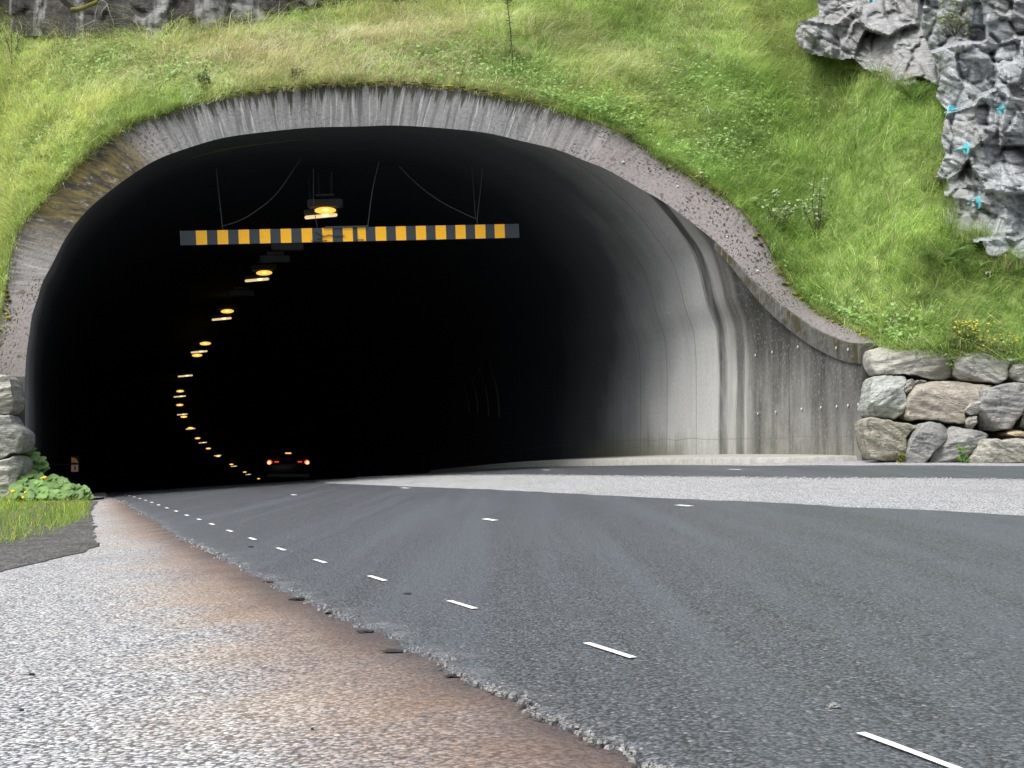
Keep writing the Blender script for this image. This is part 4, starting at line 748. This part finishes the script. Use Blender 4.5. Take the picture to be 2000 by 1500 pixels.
# emergency sign on the left wall
def emergency():
    c = pt(146, 907, 41.5); r = empty('emergency_sign', c, 'small lit two panel emergency sign on the dark left tunnel wall', 'sign', rot=(0, 0, .1)); b = MB(); b.box((0, .05, 0), (.24, .08, .46), bev=.01); b.build('case', M_DARKMETAL, r)
    wh = flat('sign_white', (.7, .6, .5), .5, emit=(1, .68, .48), st=.025); og = flat('sign_orange', (.7, .3, .1), .5, emit=(1, .42, .10), st=.03); rd = flat('sign_red', (.5, .03, .02), .5, emit=(1, .06, .03), st=.02)
    u = MB(); u.add([(-.09, -.005, .20), (-.09, -.005, .06), (.095, -.005, .04), (.095, -.005, .075), (.03, -.005, .17), (-.03, -.005, .19)], [(0, 1, 2, 3, 4, 5)]); u.box((-.075, -.008, .12), (.03, .01, .15)); up = u.build('upper_panel', og, r)
    l = MB(); l.box((0, 0, -.11), (.19, .016, .19)); lo = l.build('lower_panel', wh, r); s = MB(); s.box((.01, -.014, -.10), (.05, .012, .12), bev=.004); s.build('symbol', rd, lo)
    k = MB(); k.tube([(0, .1, 0), (-.75, .1, 0)], .02); k.build('bracket', M_DARKMETAL, r)
emergency()
# conduits on the inner right wall
for px, y0, y1 in [(975, 700, 815), (954, 710, 812), (933, 715, 808), (916, 720, 805)]:
    pts = []
    for t in np.linspace(0, 1, 12):
        x = px - 24 * (1 - t) ** 2.2; y = y0 + (y1 - y0) * t; tt = (x - 1000) / F; Y = 11.65 / (tt * C_ + S_); v_in = .35 * (1 - t) ** 2; pts.append(pt(x, y, Y - v_in * .3 - .35))
    c = MB(); c.tube(pts, .016, n=6); tag(c.build('conduit', flat('conduit_grey', (.10, .09, .09), .6)), {975: 'pale cable conduit nearest the daylight on the dark inner wall', 954: 'pale cable conduit second from the daylight on the dark inner wall', 933: 'pale cable conduit third from the daylight on the dark inner wall', 916: 'faint cable conduit deepest in on the dark inner wall'}[px], 'conduit', 'cable conduits on the right inner tunnel wall')

# ------------------------------------------------------------------ rock bolts
M_TEAL = flat('turquoise_plate', (.16, .62, .70), .45)
def bolt(px, py, Y, r, face, label):
    Y = rockdepth('cliff3' if px > 1800 else 'rock_outcrop9', px, py) - .13; p = pt(px, py, Y); f = Vector(face).normalized(); q = f.to_track_quat('Z', 'Y').to_matrix(); root = empty('rock_bolt', p, label, 'rock bolt', 'turquoise rock bolts on the right cliff')
    b = MB(); b.tube([f * -.012, f * .012], r, n=24); b.build('plate', M_TEAL, root, False); n = MB(); n.tube([f * .01, f * .06], .035, .03, n=8); n.tube([f * .05, f * .09], .022, n=6); n.build('nut', flat('teal_nut', (.10, .42, .48), .4), root)
    s = MB(); s.tube([f * -.16, f * .20], .013, n=6); s.build('rod', M_TEAL, root)
bolt(1859, 216, 25.6, .105, (.55, -.8, .05), 'turquoise round bolt plate at the left corner of the cliff'); bolt(1960, 215, 24.5, .115, (-.75, -.65, -.05), 'turquoise round bolt plate facing us high on the cliff')
bolt(1888, 290, 25.2, .10, (-.97, -.22, -.1), 'turquoise bolt plate seen edge on beside the dark overhang'); bolt(1910, 396, 24.9, .11, (-.97, -.22, -.12), 'lowest turquoise bolt plate seen edge on'); bolt(1702, 1, hb - 1.3, .10, (-.6, -.8, 0), 'turquoise bolt plate at the top of the rock ledge')

# ------------------------------------------------------------------ plants
def shrub(name, px, py, H, W, nleaf, lsize, col, label, cat, stems=5, lean=0.0, seed=0, leafdist=.35):
    p = hill(np.array([float(px)]), np.array([float(py)]))[0]; rg = np.random.default_rng(seed); root = empty(name, p, label, cat); t = MB(); C = []; 
    for k in range(stems):
        a = rg.uniform(0, 6.28); r = 0 if k == 0 else rg.uniform(.3, 1) * W / 2; h = H * (1 if k == 0 else rg.uniform(.45, .85)); end = Vector((math.cos(a) * r + lean, math.sin(a) * r, h)); mid = end * .5 + Vector((rg.normal(0, .03), rg.normal(0, .03), .04)); t.tube([(0, 0, -.1), mid, end], .012, .004, 5)
        for j in range(7):
            s = rg.uniform(.25, 1); b0 = mid.lerp(end, (s - .5) * 2) if s > .5 else Vector((0, 0, 0)).lerp(mid, s * 2); d = Vector((rg.normal(0, 1), rg.normal(0, 1), .6)).normalized() * rg.uniform(.12, .32) * H * .55; t.tube([b0, b0 + d], .005, .002, 4)
            for q in np.linspace(.2, 1, max(1, int(nleaf / stems / 7))): C.append(b0 + d * q + Vector(rg.normal(0, .025, 3)))
    t.build('stems', M_BARK, root); C = np.array(C); n = len(C); leafquads(C, np.full(n, lsize) * RNG.uniform(.6, 1.3, n), np.stack([RNG.normal(0, .7, n), RNG.normal(-.4, .6, n), np.ones(n)], -1), np.array(col) * RNG.uniform(.6, 1.35, n)[:, None], 'leaves', parent=root, aspect=.6); return root
shrub('shrub', 1597, 455, 1.25, .6, 420, .030, (.36, .46, .22), 'thin leafy shrub with a dark stem on the slope right of the tunnel', 'shrub', 5, -.05, 3)
shrub('shrub', 1520, 450, .75, .95, 700, .032, (.42, .52, .26), 'low bushy pale shrub beside the collar right of the tunnel', 'shrub', 9, -.1, 4)
shrub('shrub', 575, 165, .38, .4, 240, .022, (.16, .17, .07), 'small dark round bush above the top of the tunnel collar', 'shrub', 7, 0, 5)
shrub('shrub', 400, 178, .42, .5, 260, .026, (.14, .22, .06), 'small green bush above the left part of the collar', 'shrub', 7, 0, 6)
shrub('shrub', 1370, 362, .35, .3, 90, .03, (.45, .55, .22), 'small sprig of pale leaves growing at the collar edge', 'shrub', 4, 0, 7)
shrub('sapling', 25, 130, 1.25, .55, 160, .024, (.30, .31, .20), 'tall dry weed standing at the top left before the wet cliff', 'plant', 6, .02, 8)
def sapling_thin():
    p = hill(np.array([1002.]), np.array([122.]))[0]; r = empty('sapling', p, 'thin dark young spruce standing alone on the grass slope', 'sapling'); t = MB(); top = pt(990, -8, p[1] - .25) - Vector(p); t.tube([(0, 0, -.1), tuple(top * .5 + Vector((.01, 0, 0))), tuple(top)], .017, .006, 6); t.build('trunk', M_BARK, r); b = MB(); n = 60
    for i in range(n): s = random.uniform(.15, 1); a = random.uniform(0, 6.28); o = top * s; l = .14 * (1.1 - s * .7); b.tube([o, o + Vector((math.cos(a) * l, math.sin(a) * l, l * .3))], .006, .002, 4)
    b.build('twigs', flat('dark_twigs', (.035, .04, .02), .9), r); C = []
    for i in range(200): a = random.uniform(0, 6.28); s = random.uniform(.9, 1.0); C.append(top * s + Vector((math.cos(a) * .13 * random.random(), .1 * math.sin(a), random.uniform(-.02, .05))))
    C = np.array([tuple(c) for c in C]); leafquads(C, np.full(200, .018), RNG.normal(0, 1, (200, 3)), np.array([.09, .10, .035]) * RNG.uniform(.6, 1.3, 200)[:, None], 'crown', parent=r, aspect=.4)
sapling_thin()
def fern(px, py, n, L, label, Y=None, seed=0):
    p = hill(np.array([float(px)]), np.array([float(py)]))[0] if Y is None else np.array(pt(px, py, Y)); rg = np.random.default_rng(seed); r = empty('fern', p, label, 'fern', 'ferns at the foot of the rocks')
    C = []; Nn = []; cols = []; V = []; Fs = []
    for k in range(n):
        a = rg.uniform(0, 6.28); l = L * rg.uniform(.6, 1.1); d = np.array([math.cos(a), math.sin(a) * .8 - .3, 0]); pr = None
        sd_ = np.array([-d[1], d[0], 0]); sd_ /= np.linalg.norm(sd_)
        for s in np.linspace(.12, 1, 22):
            c = d * l * s * .8 + np.array([0, 0, l * (s * 1.25 - .85 * s * s)]); w = l * .20 * math.sin(math.pi * min(1, s * .85 + .15)) + .01
            for q in (-1, 1):
                o = len(V); tip = c + sd_ * q * w + d * .03 - np.array([0, 0, .2 * w]); V += [c - d * .012, c + d * .012, tip]; Fs.append((o, o + 1, o + 2)); cols += [np.array([.26, .42, .14]) * rg.uniform(.6, 1.3)] * 3
    mk('fronds', V, Fs, M_LEAF, r, at={'col': np.array(cols)})
fern(1785, 205, 12, .75, 'fern at the foot of the overhanging rock ledge', seed=1); fern(1835, 525, 14, .75, 'large fern at the foot of the right cliff', seed=2); fern(1895, 545, 10, .6, 'fern right below the cliff corner above the boulder wall', seed=3); fern(1603, 110, 7, .35, 'small fern under the pale end of the rock ledge', seed=4)
def flowers(px, py, Y, n, spread, hgt, label, name='yellow_flowers', leafy=True, lc=(.11, .17, .05)):
    p = hill(np.array([float(px)]), np.array([float(py)]))[0] if Y is None else np.array(pt(px, py, Y)); r = empty(name, p, label, 'flowers'); c = np.stack([RNG.normal(0, spread, n), RNG.normal(0, spread * .5, n), hgt * RNG.uniform(.35, 1.1, n)], -1)
    s = MB()
    for q in c: s.tube([(q[0] * .5, q[1] * .5, -.05), tuple(q)], .004, .003, 4)
    s.build('stalks', flat('stalk_green', (.08, .13, .03), .8), r); leafquads(c, RNG.uniform(.012, .022, n), np.stack([RNG.normal(0, .5, n), RNG.normal(-.8, .4, n), np.ones(n)], -1), np.array([.75, .62, .06]) * RNG.uniform(.8, 1.1, n)[:, None], 'blossoms', parent=r)
    m = n * 3; d = np.stack([RNG.normal(0, spread, m), RNG.normal(0, spread * .5, m), hgt * RNG.uniform(0, .75, m)], -1); leafquads(d, RNG.uniform(.014, .03, m), np.stack([RNG.normal(0, .7, m), RNG.normal(-.4, .5, m), np.ones(m)], -1), np.array(lc) * RNG.uniform(.6, 1.4, m)[:, None], 'leaves', parent=r)
flowers(1885, 680, None, 75, .18, .40, 'clump of small yellow flowers above the pale top boulder'); flowers(1945, 692, None, 40, .2, .3, 'sparse pale yellow flowers at the right end of the boulder wall top', lc=(.2, .22, .1))
def weed(px, py, Y, H, n, label, col=(.10, .20, .04)):
    p = np.array(pt(px, py, Y)); r = empty('weed', p, label, 'plant'); m = n; c = np.stack([RNG.normal(0, H * .2, m), RNG.normal(0, H * .12, m), H * RNG.uniform(0, 1, m)], -1); leafquads(c, RNG.uniform(.03, .06, m), np.stack([RNG.normal(0, .8, m), RNG.normal(-.9, .5, m), np.ones(m)], -1), np.array(col) * RNG.uniform(.6, 1.4, m)[:, None], 'leaves', parent=r, aspect=.55)
    s = MB(); s.tube([(0, 0, -.05), (.01, 0, H)], .008, .004, 5); s.build('stem', flat('weed_stem', (.08, .13, .03), .8), r)
weed(1880, 902, 21.45, .24, 26, 'small green weed growing in front of the dark bottom boulder'); weed(1762, 903, 21.5, .12, 16, 'low yellowish weed at the foot of the leaning bottom boulder', (.16, .16, .04)); weed(1856, 722, 22.3, .24, 18, 'tiny plant in the joint between the two long top boulders', (.14, .2, .05))

def cliff_bush():
    Y = rockdepth('cliff3', 1868, 45) - .15; p = np.array(pt(1868, 62, Y)); r = empty('bush', p, 'small yellow green bush growing out of the top of the right cliff', 'bush'); m = 260; c = np.stack([RNG.normal(0, .20, m), RNG.normal(-.05, .12, m), RNG.normal(.28, .18, m)], -1)
    leafquads(c, RNG.uniform(.018, .034, m), np.stack([RNG.normal(0, .8, m), RNG.normal(-.5, .6, m), np.ones(m)], -1), np.where((RNG.random(m) < .35)[:, None], np.array([.55, .52, .10]), np.array([.20, .30, .08])) * RNG.uniform(.6, 1.3, m)[:, None], 'leaves', parent=r, aspect=.6)
    t = MB()
    for k in range(9): t.tube([(0, .1, -.05), tuple(c[k] * .6), tuple(c[k])], .010, .004, 5)
    t.build('stems', M_BARK, r)
cliff_bush()
def wire():
    Y = rockdepth('rock_outcrop9', 1665, 14) - .12; t = MB()
    t.tube([Vector(q) for q in catmull([tuple(pt(x, y, Y + d)) for x, y, d in [(1636, 16, .1), (1648, 11, 0), (1660, 13, -.05), (1672, 6, 0), (1684, 8, .02), (1700, 1, .05), (1712, -8, .1)]], 6)], .010, n=5); tag(t.build('wire', flat('pale_wire', (.62, .62, .60), .5), None, True), 'pale bent wire lying on the top of the rock ledge', 'wire')
wire()
def roots():
    Y = float(hl(np.array([190.]))[0]) - .55; r = empty('dead_branch', pt(200, 0, Y), 'pale bare branch with hanging twigs against the dark wet cliff', 'branch'); o = pt(200, 0, Y)
    def tb(name, pts, r0, r1, m): t = MB(); t.tube([Vector(q) - o for q in catmull([tuple(pt(x, y, Y + d)) for x, y, d in pts], 5)], r0, r1, 6); t.build(name, m, r, True)
    tb('bough', [(140, 18, .1), (158, 17, 0), (175, 10, 0), (190, 3, 0), (204, -12, .1)], .045, .05, flat('mossy_bark', (.14, .13, .03), .95))
    for pts in ([(196, 0, 0), (208, 6, 0), (214, 24, 0), (222, 46, .05), (222, 62, .1)], [(196, 0, 0), (190, 12, 0), (186, 30, .02), (183, 46, .05), (162, 60, .1)], [(210, 10, 0), (200, 20, 0), (196, 30, .02)], [(186, 40, .05), (168, 48, .05), (148, 56, .1)]): tb('twig', pts, .014, .006, flat('pale_twig', (.30, .29, .26), .9))
roots()
# left verge: mound, gravel, leafy plant, grass
VG = [(-400, 1110), (0, 1062), (70, 1040), (130, 1018), (165, 990), (175, 975), (205, 970)]
def patch(name, near, far, lift, mat, label, cat, n=220, amp=.03):
    A = resample(np.array([gpx(*p) for p in near]), n); B = resample(np.array(far, float), n); q = np.linspace(0, 1, 24); X = A[:, None, 0] + (B - A)[:, None, 0] * q; Y = A[:, None, 1] + (B - A)[:, None, 1] * q
    jg = fbm(np.arange(n) * .35, np.zeros(n), 17, 5) * .16; X[:, :3] += jg[:, None] * .6; Y[:, :3] += jg[:, None]; Z = ground(X, Y) + lift(q)[None] + fbm(X * 2.5, Y * 2.5, 12, 4) * amp * np.minimum(1, q * 6)[None]; return sheet(name, X, Y, Z, mat, None, label, cat), (X, Y, Z)
GR = [(-500, 1235), (0, 1113), (60, 1099), (120, 1084), (172, 1074), (188, 1063), (184, 1030), (176, 1000), (190, 978)]
patch('gravel', GR, [(-14, 14), (-12, 20), (-11, 25), (-10.6, 28), (-10.2, 29.5)], lambda q: .005 + .05 * smooth01(q * 5), M_GRAVEL, 'strip of loose grey gravel between shoulder and verge grass', 'gravel', amp=.06)
_, (vx, vy, vz) = patch('verge', VG, [(-13, 17), (-11.5, 22), (-10.8, 26), (-10.2, 27.5), (-9.7, 29), (-9.4, 30)], lambda q: .02 + .10 * smooth01(q * 1.6), M_SOIL, 'low grassy verge at the left in front of the boulders', 'verge', amp=.1)
def verge_grass():
    n = 34000; i = RNG.integers(0, vx.shape[0] - 1, n); j = (RNG.random(n) ** 1.3 * (vx.shape[1] - 2)).astype(int); base = np.stack([vx[i, j], vy[i, j], vz[i, j]], -1) + RNG.normal(0, .10, (n, 3)) * [1, 1, 0]; base[:, 2] -= .03
    L = RNG.uniform(.04, .17, n) * (1 + 1.3 * (RNG.random(n) < .10)) * (.5 + vnoise(base[:, 0] * 3, base[:, 1] * 3, 5)); py = HZ - (base[:, 2] - HC) / base[:, 1] * F; tip = py - L * F / base[:, 1]; px = 1000 + F * base[:, 0] / base[:, 1]
    k = (py > 984) & (tip > 958 + 20 * RNG.random(n)) & (px < 175) | ((tip > 935) & (px < 30) & (py > 975)); base, L = base[k], L[k]; n = len(L)
    lean = RNG.normal(0, .38, (n, 3)) * [1, 1, .2]; col = np.where((RNG.random(n) < .3)[:, None], np.array([.50, .52, .12]), np.array([.26, .42, .07])) * RNG.uniform(.5, 1.3, n)[:, None]
    blades(base, None, L, RNG.uniform(.005, .010, n), lean, RNG.uniform(0, 1, n), col, 'verge_grass', 'bright green grass on the verge at the left edge')
verge_grass()
def big_leaf_plant(items, base, label, seed, flowersat=()):
    rg = np.random.default_rng(seed); root = empty('leafy_plant', base, label, 'plant', 'leafy plants left of the tunnel'); V = []; Fs = []; cols = []; st = MB(); B = np.array(base)
    for (px, py, Y, s) in items:
        c = np.array(pt(px, py, Y)) - B; n = np.array([rg.normal(0, .28), -.75 + rg.normal(0, .25), 1.0]); n /= np.linalg.norm(n); a = np.cross(n, [rg.normal(), rg.normal(), .2]); a /= np.linalg.norm(a); b = np.cross(n, a); o = len(V); m = 14; col = np.array([.19, .33, .10]) * rg.uniform(.6, 1.35)
        V.append(c - n * s * .12); cols.append(col * 1.25)
        for r in (.55, 1.0):
            for k in range(m):
                t = 2 * math.pi * k / m; rr = r * s * (1 - .35 * math.exp(-((t - math.pi) / .28) ** 2)) * (1 + .05 * math.cos(5 * t)); V.append(c + a * rr * math.cos(t) + b * rr * math.sin(t) * .92 + n * s * (.10 * math.cos(3 * t) * r * r - .04 * r)); cols.append(col * rg.uniform(.9, 1.05))
        for k in range(m): k2 = (k + 1) % m; Fs += [(o, o + 1 + k, o + 1 + k2), (o + 1 + k, o + 1 + m + k, o + 1 + m + k2, o + 1 + k2)]
        st.tube([tuple(c + [rg.normal(0, .05), .12, -.35]), tuple(c - n * .02)], .008, .006, 5)
    mk('leaves', V, Fs, M_LEAF, root, smooth=True, at={'col': np.array(cols)}); st.build('stalks', flat('leaf_stalk', (.09, .12, .04), .8), root)
    if flowersat:
        f = MB()
        for px, py, Y, s in flowersat: f.sphere(pt(px, py, Y) - Vector(base), (s, s, s * .8), None, 8, 6)
        f.build('blossoms', flat('blossom_yellow', (.85, .55, .02), .6), root)
it = []
rg = np.random.default_rng(5)
for k in range(125):
    t = rg.random(); px = 25 + 150 * t; top = 915 + 45 * t ** 1.6; py = top + rg.random() * (970 - top); it.append((px, py, 26.6 - (py - top) / 55 * 1.2 + rg.uniform(-.1, .1), rg.uniform(.07, .135)))
big_leaf_plant(it, pt(95, 985, 26), 'broad light green leaves with yellow blossoms spilling by the left tunnel kerb', 5, [(88, 933, 25.3, .08), (82, 934, 25.3, .05), (26, 960, 25, .08), (50, 962, 25, .06), (17, 979, 24.8, .07), (45, 972, 24.8, .06)])
it = [(48 + rg.random() * 50 * t2, 868 + 50 * t2 + rg.normal(0, 5), 27.1 + rg.uniform(-.1, .1), rg.uniform(.08, .15)) for t2 in np.linspace(0, 1, 26)]
big_leaf_plant(it, pt(60, 940, 27.1), 'darker upright leaves climbing beside the left boulders', 6)
# moss cushions and pebbles on collar
def moss_mat():
    t = NT('bright_moss'); v = t.co(); c = t.ramp(t.noise(v, 3.5, 4), [(.40, (.07, .05, .025)), (.52, (.17, .15, .02)), (.64, (.36, .36, .02))]); t.bump(t.noise(v, 60, 4), 1, .02); return t.out(c, .95)
M_MOSS = moss_mat()
def onface(k, q): i = k / 34 * (NN - 1); i0 = int(i); return IN[i0] + (OUT[i0] - IN[i0]) * q
mo = MB()
for k in np.arange(13.4, 20.5, .05):
    if random.random() < .75: p = onface(k, 1.0); s = random.uniform(.03, .085) * (1 if 13.5 < k < 19.5 else .6); mo.sphere(p + np.array([random.uniform(-.04, .04), -.05, .02]), (s * 2.2, s, s * .5), None, 8, 5)
for _ in range(46):
    k = random.choice([random.uniform(24, 33.5), random.uniform(28, 33.5), random.uniform(.5, 5)]); p = onface(k, random.uniform(.72, 1.0)); w = random.uniform(.03, .085); mo.sphere(p + np.array([0, -.03, .015]), (w * 1.6, w * 1.2, w * .8), None, 8, 6)
tag(mo.build('moss', M_MOSS, None, True), 'yellow green moss cushions along the collar edge', 'moss', kind='stuff')

# ------------------------------------------------------------------ crumbs, chunks, stones
def lump(name, px, py, w, h, mat, label, cat, group, dz=0.0, thin=.5, seed=0):
    X, Y = gpx(px, py); s = Y / F; rg = np.random.default_rng(seed); bm = bmesh.new(); bmesh.ops.create_icosphere(bm, subdivisions=2, radius=.5)
    for v in bm.verts:
        k = 1 + .28 * rg.normal(); v.co = Vector((v.co.x * w * s * k, v.co.y * w * s * thin * k, v.co.z * h * s * (1 + .15 * rg.normal())))
    V = [v.co[:] for v in bm.verts]; Fs = [[v.index for v in f.verts] for f in bm.faces]; bm.free(); o = mk(name, V, Fs, mat); o.location = (X, Y, float(ground(X, Y)) + dz + h * s * .4); o.rotation_euler = (0, 0, rg.uniform(-.3, .3)); return tag(o, label, cat, group)
GC = 'asphalt fragments along the broken seam'
for i, (px, py, w, h, lb) in enumerate([(588, 1164, 46, 6, 'flat dark asphalt flake lying at the seam about level with the third dash'), (770, 1263, 54, 8, 'largest flat asphalt flake at the middle of the seam'), (714, 1226, 34, 7, 'dark asphalt flake just up the seam from the largest one'), (888, 1310, 40, 7, 'asphalt flake at the seam left of the second nearest dash'), (645, 1190, 26, 5, 'small asphalt flake at the seam between two bigger flakes'), (525, 1131, 24, 4, 'farthest small asphalt flake on the seam')]): lump('asphalt_flake', px, py, w, h, M_CHUNK, lb, 'asphalt piece', GC, 0, .45, i)
GS = 'loose stones on the road'
for i, (px, py, w, h, dz, m_, lb) in enumerate([(1630, 1383, 26, 13, .015, M_CRUMB, 'pale glassy stone lying on the new asphalt near the nearest dash'), (1275, 1218, 7, 4, .015, M_CRUMB, 'tiny white stone on the new asphalt above the second dash'), (62, 1308, 10, 6, 0, M_CHUNK, 'black pebble on the pale shoulder at the left edge, upper of two'), (42, 1376, 11, 7, 0, M_CHUNK, 'black pebble on the pale shoulder at the left edge, lower of two'), (490, 1069, 11, 3, .015, M_CHUNK, 'small dark scrap on the new asphalt beside the seventh dash'), (797, 1161, 16, 4, .015, M_CHUNK, 'thin dark scrap on the new asphalt between the third and fourth dash'), (610, 1410, 6, 5, 0, M_CHUNK, 'tiny black pebble in the middle of the brown stained shoulder')]): lump('stone', px, py, w, h, m_, lb, 'stone', GS, dz, .6, 20 + i)
def crumbs():
    V = []; Fs = []; rg = np.random.default_rng(3); base = [(-.5, -.5, -.4), (.5, -.4, -.5), (.45, .5, -.4), (-.4, .45, -.5), (-.35, -.3, .4), (.35, -.35, .5), (.3, .4, .35), (-.4, .3, .45)]; fc = [(0, 3, 2, 1), (4, 5, 6, 7), (0, 1, 5, 4), (1, 2, 6, 5), (2, 3, 7, 6), (3, 0, 4, 7)]
    def put(X, Y, s):
        o = len(V); z = float(ground(X, Y)); a = rg.uniform(0, 6.28)
        for p in base: p = np.array(p) * s * rg.uniform(.7, 1.3, 3); V.append((X + p[0] * math.cos(a) - p[1] * math.sin(a), Y + p[0] * math.sin(a) + p[1] * math.cos(a), z + .012 + p[2] * .7))
        for f in fc: Fs.append(tuple(i + o for i in f))
    for _ in range(1500):
        Y = 1.9 * (26 / 1.9) ** rg.random(); cl = vnoise(np.array([Y * 2.0 * 8 / (Y + 4)]), np.array([0.]), 44)[0]
        if rg.random() > cl * 1.5 - .25: continue
        i = np.argmin(abs(Yr - Y)); put(Lx[i] + rg.normal(.004, .006 + .0016 * Y), Y, rg.uniform(.003, .0095) * (1 + .07 * Y))
    k = resample(A, 400)
    for p in k:
        for _ in range(3): put(p[0] + rg.normal(0, .03), p[1] - .05 + rg.normal(0, .10), rg.uniform(.008, .026))
    tag(mk('crumbs', V, Fs, M_CRUMB), 'pale crumbled stone chips along the broken edges of the new asphalt', 'gravel', kind='stuff')
crumbs()
# white pebbles lying on collar
for i, (k, q, s) in enumerate([(23.3, .35, .05), (25.2, .55, .05), (24.3, .95, .05), (26.8, .8, .05), (29.0, .3, .05), (27.4, .25, .04)]):
    b = MB(); p = onface(k, q); b.sphere((0, 0, 0), (s * 1.3, s, s), None, 8, 6); o = b.build('pebble', M_PLUG, None, True); o.location = p + np.array([0, -.01, .01]); tag(o, 'white pebble or lichen spot on the pink collar face right of the tunnel', 'pebble', 'white spots on the right collar face')
